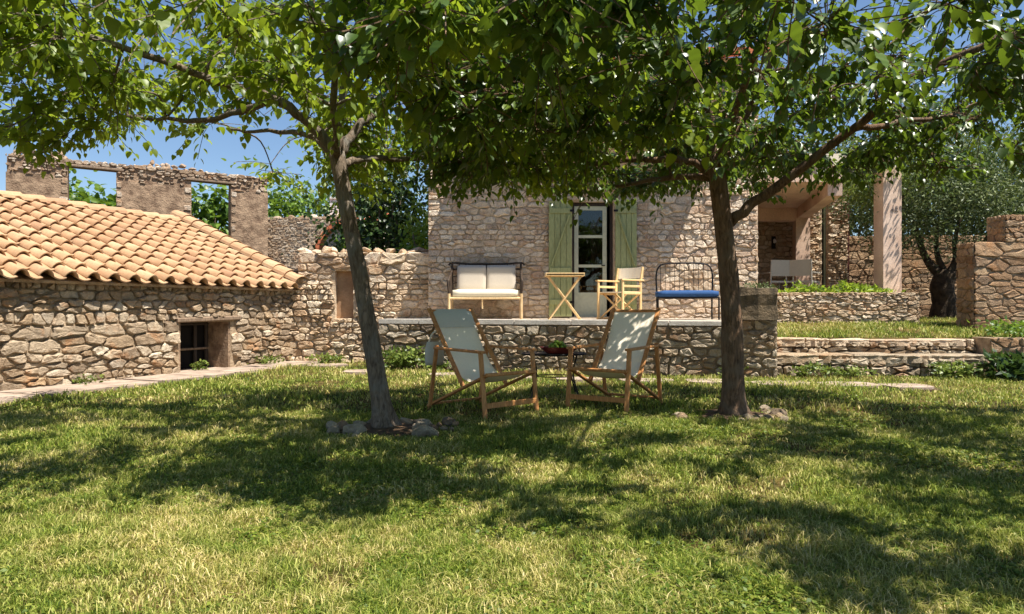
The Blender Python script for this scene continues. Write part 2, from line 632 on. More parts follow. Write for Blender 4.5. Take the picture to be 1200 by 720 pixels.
def stone_mesh(poly, h, rng, rough=.16, flat=.80):
    """A bulging stone over the convex polygon (x, z); the front looks along -y, joint plane at y = 0."""
    n = len(poly)
    # cut the corners unevenly, knock the long edges about
    pts = []
    for i in range(n):
        ax, az = poly[i]
        bx, bz = poly[(i + 1) % n]
        l = math.hypot(bx - ax, bz - az)
        c = min(.27, max(.06, .019 / max(l, .01))) * rng.uniform(.7, 1.4)
        pts.append((ax + (bx - ax) * c, az + (bz - az) * c))
        if l > .13:
            k = rng.uniform(.35, .65)
            q = rng.uniform(-.006, .016) * min(1.6, l / .16)
            pts.append((ax + (bx - ax) * k - (bz - az) / l * q, az + (bz - az) * k + (bx - ax) / l * q))
        if l > .05:
            pts.append((bx - (bx - ax) * c, bz - (bz - az) * c))
    n = len(pts)
    cx = sum(p[0] for p in pts) / n
    cz = sum(p[1] for p in pts) / n
    sx, sz = rng.uniform(-.22, .22), rng.uniform(-.26, .2)
    V = []
    for ring, (sc, y) in enumerate(((1.0, .03), (.99, -h * .6), (.84, -h))):
        for x, z in pts:
            jx = rng.uniform(-.008, .008) if ring else 0
            dx, dz = (x - cx) * sc + jx, (z - cz) * sc + (rng.uniform(-.008, .008) if ring else 0)
            yy = y
            if ring >= 1:
                yy = y * (1 + rng.uniform(-rough, rough)) + (sx * dx + sz * dz) * min(1, h / .05) * (.3 if ring == 1 else .55)
                yy = min(yy, .004)
            V.append((cx + dx, yy, cz + dz))
    V.append((cx + rng.uniform(-.03, .03), -h * rng.uniform(.92, 1.06), cz + rng.uniform(-.015, .015)))
    F = []
    for r in range(2):
        for i in range(n):
            k = (i + 1) % n
            F.append((r * n + i, r * n + k, (r + 1) * n + k, (r + 1) * n + i))
    for i in range(n):
        F.append((2 * n + i, 2 * n + (i + 1) % n, 3 * n))
    return V, F


def cut_openings(polys, openings, gap=.0):
    out = []
    for p in polys:
        cx = sum(a for a, b in p) / len(p)
        cz = sum(b for a, b in p) / len(p)
        ok = True
        for (x0, x1, z0, z1) in openings:
            if x0 < cx < x1 and z0 < cz < z1:
                ok = False
                break
            pz = [b for a, b in p]
            px = [a for a, b in p]
            if max(px) > x0 and min(px) < x1 and max(pz) > z0 and min(pz) < z1:
                if cx <= x0: p = clip(p, 1, 0, x0 - gap)
                elif cx >= x1: p = clip(p, -1, 0, -(x1 + gap))
                elif cz >= z1: p = clip(p, 0, -1, -(z1 + gap))
                else: p = clip(p, 0, 1, z0 - gap)
                if len(p) < 3:
                    ok = False
                    break
        if ok and abs(area(p)) > .0012:
            out.append(p)
    return out


def lay(polys, parent, mat, h=(.03, .06), seed=1, limit=300, far=None, name='stone', smooth=False):
    """Each stone its own mesh under parent; what goes past the limit (or lies in `far`) becomes one part."""
    rng = random.Random(seed)
    near = [p for p in polys if far is None or not far(p)]
    rest = [p for p in polys if far is not None and far(p)]
    near.sort(key=lambda p: -abs(area(p)))
    rest += near[limit:]
    near = near[:limit]
    for p in near:
        if area(p) < 0: p = p[::-1]
        V, F = stone_mesh(p, rng.uniform(*h), rng)
        mk(name, V, F, mat, parent, smooth)
    if rest:
        b = MB()
        for p in rest:
            if area(p) < 0: p = p[::-1]
            b.add(*stone_mesh(p, rng.uniform(*h), rng))
        o = b.make(name + '_infill', mat, parent, smooth)
        o['kind'] = 'stuff'


def core(L, H, T, openings, mat, parent, name='wall', x0=0.0, zb=-.15):
    """Mortar core of a wall as one closed mesh with its openings; front at y = 0."""
    xs = sorted({x0, L} | {v for o in openings for v in o[:2] if x0 < v < L})
    zs = sorted({zb, H} | {v for o in openings for v in o[2:] if zb < v < H})
    solid = {}
    for i in range(len(xs) - 1):
        for k in range(len(zs) - 1):
            cx, cz = (xs[i] + xs[i + 1]) / 2, (zs[k] + zs[k + 1]) / 2
            solid[i, k] = not any(a < cx < b and c < cz < d for a, b, c, d in openings)
    b = MB()
    for (i, k), s in solid.items():
        if not s: continue
        X0, X1, Z0, Z1 = xs[i], xs[i + 1], zs[k], zs[k + 1]
        q = [(X0, 0, Z0), (X1, 0, Z0), (X1, 0, Z1), (X0, 0, Z1), (X0, T, Z0), (X1, T, Z0), (X1, T, Z1), (X0, T, Z1)]
        f = [(0, 1, 2, 3), (5, 4, 7, 6)]
        if not solid.get((i - 1, k)): f.append((4, 0, 3, 7))
        if not solid.get((i + 1, k)): f.append((1, 5, 6, 2))
        if not solid.get((i, k - 1)): f.append((4, 5, 1, 0))
        if not solid.get((i, k + 1)): f.append((3, 2, 6, 7))
        b.add(q, f)
    return b.make(name, mat, parent)


def rock_mesh(sx, sy, sz, seed):
    """A rough lump: an icosahedron split once, knocked about."""
    rng = random.Random(seed)
    g = (1 + 5 ** .5) / 2
    V = [Vector(v).normalized() for v in [(-1, g, 0), (1, g, 0), (-1, -g, 0), (1, -g, 0), (0, -1, g), (0, 1, g), (0, -1, -g), (0, 1, -g), (g, 0, -1), (g, 0, 1), (-g, 0, -1), (-g, 0, 1)]]
    F = [(0, 11, 5), (0, 5, 1), (0, 1, 7), (0, 7, 10), (0, 10, 11), (1, 5, 9), (5, 11, 4), (11, 10, 2), (10, 7, 6), (7, 1, 8), (3, 9, 4), (3, 4, 2), (3, 2, 6), (3, 6, 8), (3, 8, 9), (4, 9, 5), (2, 4, 11), (6, 2, 10), (8, 6, 7), (9, 8, 1)]
    mid = {}
    def m(a, b):
        k = (min(a, b), max(a, b))
        if k not in mid:
            V.append(((V[a] + V[b]) / 2).normalized())
            mid[k] = len(V) - 1
        return mid[k]
    F2 = []
    for a, b, c in F:
        x, y, z = m(a, b), m(b, c), m(c, a)
        F2 += [(a, x, z), (b, y, x), (c, z, y), (x, y, z)]
    out = []
    cut = [(Vector((rng.uniform(-1, 1), rng.uniform(-1, 1), rng.uniform(-.6, 1))).normalized(), rng.uniform(.45, .8)) for _ in range(8)]
    for v in V:
        p = v * rng.uniform(.86, 1.12)
        for n_, d in cut:
            e = p.dot(n_) - d
            if e > 0: p = p - n_ * e
        out.append((p.x * sx, p.y * sy, p.z * sz))
    return out, F2


def make_rock(name, loc, s, seed, mat, parent=None, label=None, cat=None, group=None):
    rng = random.Random(seed)
    V, F = rock_mesh(s[0], s[1], s[2], seed)
    o = mk(name, V, F, mat, parent)
    o.location = loc
    o.rotation_euler = (rng.uniform(-.2, .2), rng.uniform(-.2, .2), rng.uniform(0, 6.28))
    if label: tag(o, label, cat, group)
    return o


# ------------------------------------------------------------------ leaves
LEAF_T = np.array([[0, 0, 0], [0, .36, -.02], [0, .70, -.05], [0, 1.0, -.16],
                   [-.30, .06, .05], [-.35, .40, .08], [-.19, .76, -.01],
                   [.30, .06, .05], [.35, .40, .08], [.19, .76, -.01]])
LEAF_F = [(0, 1, 5, 4), (1, 2, 6, 5), (2, 3, 6), (0, 7, 8, 1), (1, 8, 9, 2), (2, 9, 3)]


def fine_leaf():
    """heart-shaped, toothed and gently cupped leaf"""
    prof = [(.02, -.02), (.16, -.07), (.27, -.03), (.34, .07), (.385, .20), (.355, .24), (.38, .34), (.34, .40), (.345, .50), (.295, .55), (.28, .64), (.22, .68), (.185, .77), (.12, .80), (.07, .90), (0, 1.02)]
    mids = [(0, 0)] + [(0, max(0, y)) for x, y in prof[1:]]
    V, F = [], []
    n = len(prof)
    zz = lambda x, y: .16 * abs(x) ** 1.0 * (1 - y) + .03 * math.sin(y * 16) * abs(x) * 2 - .17 * y ** 2.2
    for k in range(n):
        y = max(0.0, min(1.0, prof[k][1]))
        V.append((0, y * .98, zz(0, y)))
    for sg in (-1, 1):
        for x, y in prof:
            V.append((sg * x, y, zz(x, max(y, 0)) - (.05 * (x / .385) ** 3)))
    for sg in (0, 1):
        o = n + sg * n
        for k in range(n - 1):
            f = (k, k + 1, o + k + 1, o + k)
            F.append(f if sg == 0 else f[::-1])
    return V, F


FINE_V, FINE_F = fine_leaf()
NARROW_T = np.array([[0, 0, 0], [-.13, .45, .03], [0, 1, -.05], [.13, .45, .03]])
NARROW_F = [(0, 3, 2, 1)]


def norm(a):
    return a / np.maximum(np.linalg.norm(a, axis=-1, keepdims=True), 1e-9)


def leaf_frames(pos, axis, nrm):
    axis = norm(axis)
    nrm = nrm - axis * (nrm * axis).sum(-1, keepdims=True)
    nrm = norm(nrm)
    side = np.cross(axis, nrm)
    return side, axis, nrm


def leaf_verts(pos, axis, nrm, L, T):
    side, axis, nrm = leaf_frames(pos, axis, nrm)
    fr = np.stack([side, axis, nrm], 1)              # N,3,3
    return pos[:, None, :] + L[:, None, None] * np.einsum('kj,njc->nkc', T, fr)


def shoots(starts, dirs, rng, per=9, spacing=.06, L=(.08, .15), droop=.55):
    """Leaves set alternately along drooping shoots; returns pos, axis, nrm, len and the shoot paths."""
    P, A, N_, Ls, paths = [], [], [], [], []
    for s, d in zip(starts, dirs):
        d = np.array(d, float)
        d /= np.linalg.norm(d)
        p = np.array(s, float)
        path = [p.copy()]
        k = int(per * rng.uniform(.7, 1.35))
        sz = rng.uniform(.85, 1.15)
        for i in range(k):
            d = d + np.array([rng.normal() * .13, rng.normal() * .13, rng.normal() * .1 - .045])
            d /= np.linalg.norm(d)
            p = p + d * spacing * rng.uniform(.7, 1.3)
            path.append(p.copy())
            side = np.cross(d, [0, 0, 1.0])
            sl = np.linalg.norm(side)
            side = side / sl if sl > .1 else np.array([1.0, 0, 0])
            sg = 1 if i % 2 else -1
            ax = side * sg * rng.uniform(.5, 1.1) + d * rng.uniform(.2, .9) + np.array([0, 0, -rng.uniform(.15, 1.3) * droop * 1.9])
            ax /= np.linalg.norm(ax)
            P.append(p + ax * rng.uniform(.02, .05))
            A.append(ax)
            N_.append(np.array([rng.normal() * .38, rng.normal() * .38, 1.0]) + .5 * side * sg)
            Ls.append(rng.uniform(*L) * sz * (1.0 if i < k - 2 else .7))
        paths.append(path)
    return np.array(P), np.array(A), np.array(N_), np.array(Ls), paths


def foliage(name, parent, centre, radii, n, L, mat, seed, clumps=40, T=LEAF_T, F=LEAF_F, spread=.28, droop=.4, keep=None):
    """Leaves in uneven clumps through an ellipsoid (coordinates local to parent) -> one crown part."""
    rng = np.random.default_rng(seed)
    c = rng.normal(size=(clumps, 3))
    c = norm(c) * (rng.random((clumps, 1)) ** .42) * np.array(radii)
    sz = rng.uniform(.6, 1.5, clumps)
    w = sz ** 2 / (sz ** 2).sum()
    k = rng.choice(clumps, n, p=w)
    off = rng.normal(size=(n, 3)) * (np.array(radii) * spread * sz[k][:, None]) * np.array([1, 1, .75])
    pos = np.array(centre) + c[k] + off
    axis = norm(off) * .8 + rng.normal(size=(n, 3)) * .5 + np.array([0, 0, -droop])
    nr = rng.normal(size=(n, 3)) * .55 + np.array([0, 0, 1.0]) + norm(off) * .3
    Ls = rng.uniform(L[0], L[1], n)
    if keep is not None:
        m = keep(pos)
        pos, axis, nr, Ls = pos[m], axis[m], nr[m], Ls[m]
    V = leaf_verts(pos, axis, nr, Ls, T)
    o = mk_np(name, V, len(T), F, mat, parent)
    o['kind'] = 'stuff'
    return o


# ================================================================== THE SETTING
def gz(x, y):
    return .018 * np.sin(x * 1.3 + .4) * np.cos(y * 1.1) + .010 * np.sin(x * 3.1 + y * 2.3)


def build_ground():
    xs = np.concatenate([[-400, -150, -60, -25, -14], np.arange(-9, 9.01, .25), [14, 25, 60, 150, 400]])
    ys = np.concatenate([[-300, -60, -12, -4], np.arange(-1, 13.01, .25), [18, 30, 60, 150, 500]])
    X, Y = np.meshgrid(xs, ys)
    fade = np.clip((10.0 - np.abs(X)) / 2, 0, 1) * np.clip((13.5 - Y) / 2, 0, 1) * np.clip((Y + 2) / 2, 0, 1)
    Z = gz(X, Y) * fade
    V = np.stack([X, Y, Z], -1).reshape(-1, 3)
    nx = len(xs)
    F = [(j * nx + i, j * nx + i + 1, (j + 1) * nx + i + 1, (j + 1) * nx + i) for j in range(len(ys) - 1) for i in range(nx - 1)]
    tag(mk('ground', V, F, M['ground'], None, True), kind='structure')


build_ground()

# the shed's wall line, seen from the lawn: u runs along it, nv points into it
SU = Vector((.383, .924, 0))
SN = Vector((-.924, .383, 0))
S0 = Vector((-6.0, 8.0, 0))
S_RZ = math.atan2(SU.y, SU.x)


def shed_pt(t, w, z=0):
    return S0 + SU * t + SN * w + Vector((0, 0, z))


def path_inner(x, y):
    """True on the paving along the shed"""
    p = Vector((x, y, 0)) - S0
    t, w = p.dot(SU), p.dot(SN)
    return -2.5 < t < 4.75 and w > -(.86 - .02 * t + .05 * math.sin(t * 2.3))


# paving along the shed: irregular flagstones
pv = tag(MB().slab([tuple(shed_pt(t, w))[:2] for t, w in ((-2.4, -.8), (4.9, -.62), (5.2, .1), (-2.4, .1))], -.1, .012).make('path', M['mortar']), kind='structure')
rs = random.Random(3)
t = -2.4
k = 0
while t < 4.9:
    dt = rs.uniform(.45, .95)
    e = lambda: rs.uniform(-.03, .03)
    wo_ = .86 - .02 * t
    wmid = wo_ * rs.uniform(.4, .62)
    split = rs.random() < .55
    def flag(ta, tb, wa, wb):
        q = [shed_pt(ta + .012 + e() * .3, -wb + e()), shed_pt(tb - .012 + e() * .3, -wb + e()), shed_pt(tb - .012 + e() * .3, -wa), shed_pt(ta + .012 + e() * .3, -wa)]
        q = [(v.x, v.y) for v in q]
        pts = []
        for i in range(4):
            a, b = q[i], q[(i + 1) % 4]
            pts += [(a[0] * .88 + b[0] * .12, a[1] * .88 + b[1] * .12), (a[0] * .5 + b[0] * .5 + e() * .5, a[1] * .5 + b[1] * .5 + e() * .5), (a[0] * .12 + b[0] * .88, a[1] * .12 + b[1] * .88)]
        MB().slab(pts, -.05, .03 + rs.uniform(0, .018)).make('flagstone', M['paving'], pv)
    if split:
        flag(t, t + dt, -.02, wmid)
        flag(t, t + dt, wmid + .02, wo_)
    else:
        flag(t, t + dt, -.02, wo_)
    t += dt

TZ = .82        # terrace level
T0, T1 = Vector((-2.25, 11.6, 0)), Vector((3.70, 9.9, 0))

# upper lawn right of the terrace, rising to the porch
b = MB()
UL = lambda x, y: .50 + max(0, (y - 10.75)) * .105 if y < 13.2 else .757
ys_ = [10.72, 11.3, 12.0, 12.6, 13.2, 18, 40]
Vu = []
for y in ys_:
    for x in (3.72, 5, 6.5, 8, 9.5, 12, 30):
        Vu.append((x if x > 3.72 or y < 12.4 else 4.2, y, UL(x, y)))
Fu = [(j * 7 + i, j * 7 + i + 1, (j + 1) * 7 + i + 1, (j + 1) * 7 + i) for j in range(6) for i in range(6)]
tag(mk('upper_lawn', Vu, Fu, M['ground'], None, True), kind='structure')

# terrace floor
tf = MB().slab([(T0.x + .06, T0.y + .3), (T1.x - .3, T1.y + .32), (4.4, 12.49), (-1.5, 12.49), (-2.3, 12.57)], .55, TZ - .004).make('terrace_floor', M['pale_slab'])
tag(tf, kind='structure')
rs = random.Random(9)
for r_, y in enumerate((11.05, 11.6, 12.15)):
    x = -1.45 + .2 * r_
    while x < 3.6:
        w = rs.uniform(.45, .8)
        if x + w < 3.75 and y - .25 > T0.y + (x - T0.x) * (T1.y - T0.y) / (T1.x - T0.x) + .36:
            MB().slab([(x + .01, y - .26), (x + w - .01, y - .26), (x + w - .01, y + .26), (x + .01, y + .26)], TZ - .03, TZ + .004).make('paving_slab', M['pale_slab'], tf)
        x += w

# stepping slabs in the grass before the terrace
sp = tag(MB().slab([(3.2, 8.55), (5.3, 8.35), (5.4, 8.95), (3.2, 9.3)], -.1, .005).make('garden_path', M['soil']), kind='structure')
def slab_piece(cx, cy, w, d, a, seed, top=.03):
    rr = random.Random(seed)
    pts = []
    for i in range(11):
        th = 2 * math.pi * i / 11
        sx = math.copysign(abs(math.cos(th)) ** .55, math.cos(th)) * w / 2 * rr.uniform(.9, 1.06)
        sy = math.copysign(abs(math.sin(th)) ** .55, math.sin(th)) * d / 2 * rr.uniform(.88, 1.06)
        pts.append((cx + sx * math.cos(a) - sy * math.sin(a), cy + sx * math.sin(a) + sy * math.cos(a)))
    MB().slab(pts, -.06, top).make('flagstone', M['paving'], sp)
for i, (cx, cy, w, d, a) in enumerate(((-2.35, 10.7, .62, .5, .1), (-.95, 10.2, .6, .4, .2), (-.1, 9.75, .8, .42, -.1), (.95, 9.55, .7, .4, .1), (1.85, 9.35, .75, .45, -.05),
                                       (2.75, 9.25, .85, .5, 0), (3.55, 9.0, .8, .5, .08), (4.35, 8.85, .75, .55, -.1), (5.0, 8.65, .6, .5, .1), (-3.2, 11.9, .7, .5, .3))):
    slab_piece(cx, cy, w, d, a, 40 + i)

# ================================================================== SHED ON THE LEFT
shed = thing('stone_shed', 'low rubble stone shed with a sand-coloured barrel tile roof and a small dark window', 'shed', S0, S_RZ)
SH = 1.33
op = (2.52, 3.53, -.2, .79)
cw = core(5.12, SH, .55, [op], M['mortar'], shed, 'wall', -2.4)
polys = rubble(7.52, SH, .105, 1.75, (.55, 1.75), .008, 11)
polys = [[(x - 2.4, z) for x, z in p] for p in polys]
polys = cut_openings(polys, [(2.50, 3.55, -.2, .86)], .005)
lay(polys, cw, M['shed_stone'], (.02, .07), 12)
# stones of the wall end (gable) and the closed body behind
gw = MB()
gw.prism([(0, -.1), (3.2, -.1), (3.2, 2.55), (0, SH - .02)], 0, .3)
ge = gw.make('end_wall', M['mortar'], shed)
ge.rotation_euler = (0, 0, R(90))
ge.location = (5.11, .555, 0)
lay([[(x, z) for x, z in p] for p in rubble(3.1, 1.4, .14, 1.6, (.6, 1.5), .014, 13)], ge, M['shed_stone'], (.03, .05), 14)
# lintel, plastered reveals and the barred window
MB().bar((2.44, .02, .825), (3.72, .02, .85), .16, .075).make('lintel', M['old_wood'], shed)
MB().box(3.50, 3.529, .01, .549, -.05, .785).make('reveal', M['brown_render'], shed)
MB().box(2.521, 2.55, .01, .549, -.05, .785).make('reveal', M['brown_render'], shed)
MB().box(2.55, 3.5, .01, .549, -.1, .03).make('sill', M['paving'], shed)
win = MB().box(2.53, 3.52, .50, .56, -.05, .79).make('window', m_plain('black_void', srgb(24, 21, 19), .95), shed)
for x in (2.60, 2.90, 3.23, 3.46):
    MB().bar((x, .455, .03), (x, .455, .78), .055, .05).make('frame_bar', M['dark_wood'], win)
for z in (.35, .75):
    MB().bar((2.58, .43, z), (3.47, .43, z), .03, .035).make('frame_rail', M['old_wood'] if z < .5 else M['dark_wood'], win)

# roof: every tile a piece of its own
ROOF_W, RISE = 3.40, 1.42
EZ = 1.39
skew = .62
e_dir = Vector((1, 0, 0))
v_vec = Vector((skew, ROOF_W + .16, RISE))
slope_len = v_vec.length
v_dir = v_vec.normalized()
n_dir = e_dir.cross(v_dir).normalized()
roof = MB()
base0 = Vector((0, -.14, EZ - .03))
q = [base0 + e_dir * -2.5, base0 + e_dir * 5.0, base0 + e_dir * 5.0 + v_vec, base0 + e_dir * -2.5 + v_vec]
roof.add([p - n_dir * .05 for p in q] + [p - n_dir * .012 for p in q], [(3, 2, 1, 0), (4, 5, 6, 7), (0, 1, 5, 4), (1, 2, 6, 5), (2, 3, 7, 6), (3, 0, 4, 7)])
roof = roof.make('roof', M['mortar'], shed)
PITCH, EXPO = .296, .345


def tile_mesh(L=.42, seed=0):
    rr = random.Random(seed)
    prof = []
    crest, pan = .175, PITCH - .175
    for i in range(9):
        x = crest * i / 8
        prof.append((x - crest / 2, .088 * math.sin(math.pi * i / 8) ** .75))
    for i in range(1, 5):
        x = crest + (pan + .02) * i / 4
        prof.append((x - crest / 2, -.022 * math.sin(math.pi * i / 4)))
    th = .016
    V, F = [], []
    n = len(prof)
    for y, lift, sc in ((0, .042, 1.0), (L, 0.0, .86)):
        for x, z in prof:
            V.append((x * sc + rr.uniform(-.002, .002), y, z * sc + lift + th))
        for x, z in prof:
            V.append((x * sc * .97, y, z * sc + lift))
    for i in range(n - 1):
        F.append((i, i + 1, 2 * n + i + 1, 2 * n + i))
        F.append((n + i + 1, n + i, 3 * n + i, 3 * n + i + 1))
        F.append((i + 1, i, n + i, n + i + 1))
    F += [(0, 2 * n, 3 * n, n), (n - 1, 2 * n - 1, 4 * n - 1, 3 * n - 1)]
    me = bpy.data.meshes.new('tile')
    me.from_pydata(V, [], F)
    me.materials.append(M['tile'])
    me.polygons.foreach_set('use_smooth', [i % 3 != 2 for i in range(len(me.polygons))])
    return me


tile_ms = [tile_mesh(.42, s) for s in range(5)]
x_dir = v_dir.cross(n_dir).normalized()
rs = random.Random(5)
ncol = int((5.22 + 2.4) / PITCH)
nrow = int(slope_len / EXPO) + 1
for c in range(ncol):
    for r in range(nrow):
        o = bpy.data.objects.new('tile', rs.choice(tile_ms))
        COL.objects.link(o)
        o.parent = roof
        p = base0 + e_dir * (4.86 - c * PITCH + rs.uniform(-.008, .008)) + v_dir * (r * EXPO - .05 + rs.uniform(-.014, .014))
        m = Matrix((x_dir, v_dir, n_dir)).transposed().to_4x4()
        o.matrix_local = Matrix.Translation(p) @ m @ Matrix.Rotation(rs.uniform(-.022, .022), 4, 'Z') @ Matrix.Rotation(rs.uniform(-.012, .012), 4, 'X')


def cap_mesh(L, r):
    V, F = [], []
    n = 9
    for y, s in ((0, 1.0), (L, .86)):
        for rr_ in (r, r - .016):
            for i in range(n):
                a = math.pi * i / (n - 1)
                V.append((math.cos(a) * rr_ * s, y, math.sin(a) * rr_ * s * .8 + (.02 if y == 0 else 0)))
    for i in range(n - 1):
        F += [(i + 1, i, 2 * n + i, 2 * n + i + 1), (n + i, n + i + 1, 3 * n + i + 1, 3 * n + i), (i, i + 1, n + i + 1, n + i)]
    me = bpy.data.meshes.new('cap_tile')
    me.from_pydata(V, [], F)
    me.materials.append(M['tile'])
    return me


capm = cap_mesh(.46, .165)
for r in range(nrow):                                # verge
    o = bpy.data.objects.new('verge_tile', capm)
    COL.objects.link(o)
    o.parent = roof
    p = base0 + e_dir * 5.02 + v_dir * (r * EXPO - .06) + n_dir * .125
    o.matrix_local = Matrix.Translation(p) @ Matrix((x_dir, v_dir, n_dir)).transposed().to_4x4() @ Matrix.Rotation(rs.uniform(-.03, .03), 4, 'Z')
for r in range(21):                                  # ridge
    o = bpy.data.objects.new('ridge_tile', capm)
    COL.objects.link(o)
    o.parent = roof
    p = base0 + v_vec + e_dir * (5.10 - r * .38) + Vector((0, 0, .03))
    o.matrix_local = Matrix.Translation(p) @ Matrix.Rotation(R(90), 4, 'Z') @ Matrix.Rotation(rs.uniform(-.03, .03), 4, 'Z')
# back slope of the roof, falling away out of sight
q = [base0 + v_vec + e_dir * -2.5, base0 + v_vec + e_dir * 4.95, base0 + v_vec + e_dir * 4.95 + Vector((.3, 2.4, -1.0)), base0 + v_vec + e_dir * -2.5 + Vector((.3, 2.4, -1.0))]
MB().add([p - Vector((0, 0, .02)) for p in q] + [p + Vector((0, 0, .02)) for p in q], [(3, 2, 1, 0), (4, 5, 6, 7), (0, 1, 5, 4), (1, 2, 6, 5), (2, 3, 7, 6), (3, 0, 4, 7)]).make('back_slope', M['tile'], shed)

# ================================================================== WALLS
# the lit rubble wall between shed and farmhouse
bw = thing('rubble_wall', 'tall sunlit rubble wall with a ragged top between the tiled shed and the farmhouse', 'wall', (-4.25, 12.62, 0))
nich = (.98, 1.32, .82, 1.70)
cb = core(2.75, 2.02, .5, [nich], M['pale_mortar'], bw, 'wall', .30)
MB().box(0, .299, .01, .5, -.1, 1.62).make('wall_end', M['pale_mortar'], bw)
MB().box(nich[0] + .001, nich[1] - .001, .12, .3, nich[2], nich[3] - .001).make('niche', M['orange_plaster'], bw)
pol = cut_openings(rubble(2.75, 2.04, .105, 1.75, (.6, 1.6), .008, 21), [nich, (-.1, .30, 1.64, 3)], .004)
lay(pol, cb, M['lime_stone'], (.03, .08), 22)
rs = random.Random(31)
x = .34
while x < 2.7:
    w = rs.uniform(.07, .16)
    make_rock('top_stone', (x + w, .22 + rs.uniform(-.1, .08), 2.06 + rs.uniform(-.01, .05)), (w, rs.uniform(.1, .2), rs.uniform(.06, .11)), rs.randint(0, 9999), M['lime_stone'], bw)
    x += w * 1.75
for i in range(3):
    make_rock('top_stone', (.08 + i * .1, .2, 1.66 + i * .03), (.12, .16, .08), 600 + i, M['lime_stone'], bw)

# terrace retaining wall
tl = (T1 - T0).length
trz = math.atan2(T1.y - T0.y, T1.x - T0.x)
tw = thing('terrace_wall', 'shaded rubble retaining wall under the pale stone edge of the terrace', 'retaining wall', T0, trz)
ct = core(tl, TZ - .07, .5, [], M['mortar'], tw, 'wall')
lay(rubble(tl, TZ - .09, .115, 1.7, (.6, 1.6), .008, 33), ct, M['grey_stone'], (.035, .07), 34)
rs = random.Random(35)
x = 0
while x < tl - .05:
    w = min(rs.uniform(.5, .95), tl - x)
    MB().box(x + .006, x + w - .006, -.05 + rs.uniform(-.012, .012), .36, TZ - .069, TZ + rs.uniform(-.004, .008)).make('coping_slab', M['coping'], tw)
    x += w
# pier at its right end
pr = thing('stone_pier', 'mossy dark stone pier closing the terrace wall beside the garden steps', 'pier', (3.28, 9.82, 0), trz)
cp = core(.50, .84, .5, [], M['mortar'], pr, 'base')
lay(rubble(.50, .84, .10, 1.5, (.7, 1.4), .012, 36), cp, M['grey_stone'], (.03, .06), 37)
V, F = rock_mesh(.30, .30, .36, 77)
blk = MB()
for z, s in ((.84, 1.0), (.9, 1.02), (1.05, .98), (1.2, 1.0), (1.30, .93)):
    for (x, y) in ((0, -.05), (.25, -.08), (.5, -.05), (.53, .2), (.5, .45), (.25, .48), (0, .45), (-.03, .2)):
        blk.V.append((.25 + (x - .25) * s + rs.uniform(-.012, .012), .2 + (y - .2) * s + rs.uniform(-.012, .012), z + (rs.uniform(-.02, .02) if z > 1.1 else 0)))
for r in range(4):
    for i in range(8):
        blk.F.append((r * 8 + i, r * 8 + (i + 1) % 8, r * 8 + 8 + (i + 1) % 8, r * 8 + 8 + i))
blk.F += [tuple(range(32, 40)), tuple(range(7, -1, -1))]
blk.make('block', M['moss_stone'], pr)

# two broad stone steps right of the terrace
st = thing('stone_steps', 'two broad tiers of long weathered limestone blocks climbing to the upper lawn', 'steps', (3.74, 10.15, 0))
c1 = core(3.4, .25, .5, [], M['dark_joint'], st, 'lower_tier')
c2 = MB().box(0, 3.45, .5, .9, -.1, .48).make('upper_tier', M['dark_joint'], st)
rr = random.Random(44)
for p in rubble(3.4, .26, .125, 2.2, gap=.006, seed=41):
    V, F = stone_mesh(p, rr.uniform(.04, .11), rr, .3)
    mk('stone', V, F, M['grey_stone'], c1)
for p in rubble(3.45, .22, .085, 2.6, gap=.006, seed=46, z0=.26):
    V, F = stone_mesh(p, rr.uniform(.03, .10), rr, .3)
    mk('stone', [(x, y + .5, z) for x, y, z in V], F, M['grey_stone'], c2)


def tread(parent, x0, x1, y0, y1, z, mat):
    """rough-edged block lying flat"""
    b_ = MB()
    m = 9
    edge = [(x0 + (x1 - x0) * k / m, y0 + rr.uniform(-.03, .03)) for k in range(m + 1)]
    edge[0] = (x0, y0 + .03)
    edge[-1] = (x1, y0 + .03)
    pts_ = edge + [(x1, y1), (x0, y1)]
    n_ = len(pts_)
    t_ = rr.uniform(.045, .075)
    for sc, zz in ((.0, z - .05), (.012, z + t_ * .5), (.0, z + t_ * .8), (.022, z + t_)):
        for (x, y) in pts_:
            cx_, cy_ = (x0 + x1) / 2, (y0 + y1) / 2
            b_.V.append((x + (cx_ - x) * sc * 2, y + (cy_ - y) * sc * 3 + rr.uniform(-.008, .008), zz + rr.uniform(-.008, .008) * (zz > z)))
    for r in range(3):
        b_.F += [(r * n_ + k, r * n_ + (k + 1) % n_, r * n_ + n_ + (k + 1) % n_, r * n_ + n_ + k) for k in range(n_)]
    b_.F += [tuple(range(3 * n_, 4 * n_)), tuple(range(n_ - 1, -1, -1))]
    b_.make('tread', mat, parent)


x = 0
while x < 3.35:
    w = min(rr.uniform(.35, .85), 3.4 - x)
    tread(c1, x + .008, x + w - .008, -.06, .47, .25, M['grey_stone'])
    x += w
x = 0
while x < 3.35:
    w = min(rr.uniform(.35, .85), 3.45 - x)
    tread(c2, x + .008, x + w - .008, .44, .88, .47, M['lime_stone'])
    x += w

# low planter wall before the porch
pw = thing('planter_wall', 'low sunlit wall of thin flat limestones holding the porch bed', 'wall', (4.62, 13.0, .70))
cp2 = core(3.13, .60, .4, [], M['pale_mortar'], pw, 'wall')
lay(rubble(3.13, .61, .066, 3.0, (.65, 1.6), .006, 51), cp2, M['lime_stone'], (.03, .06), 52)

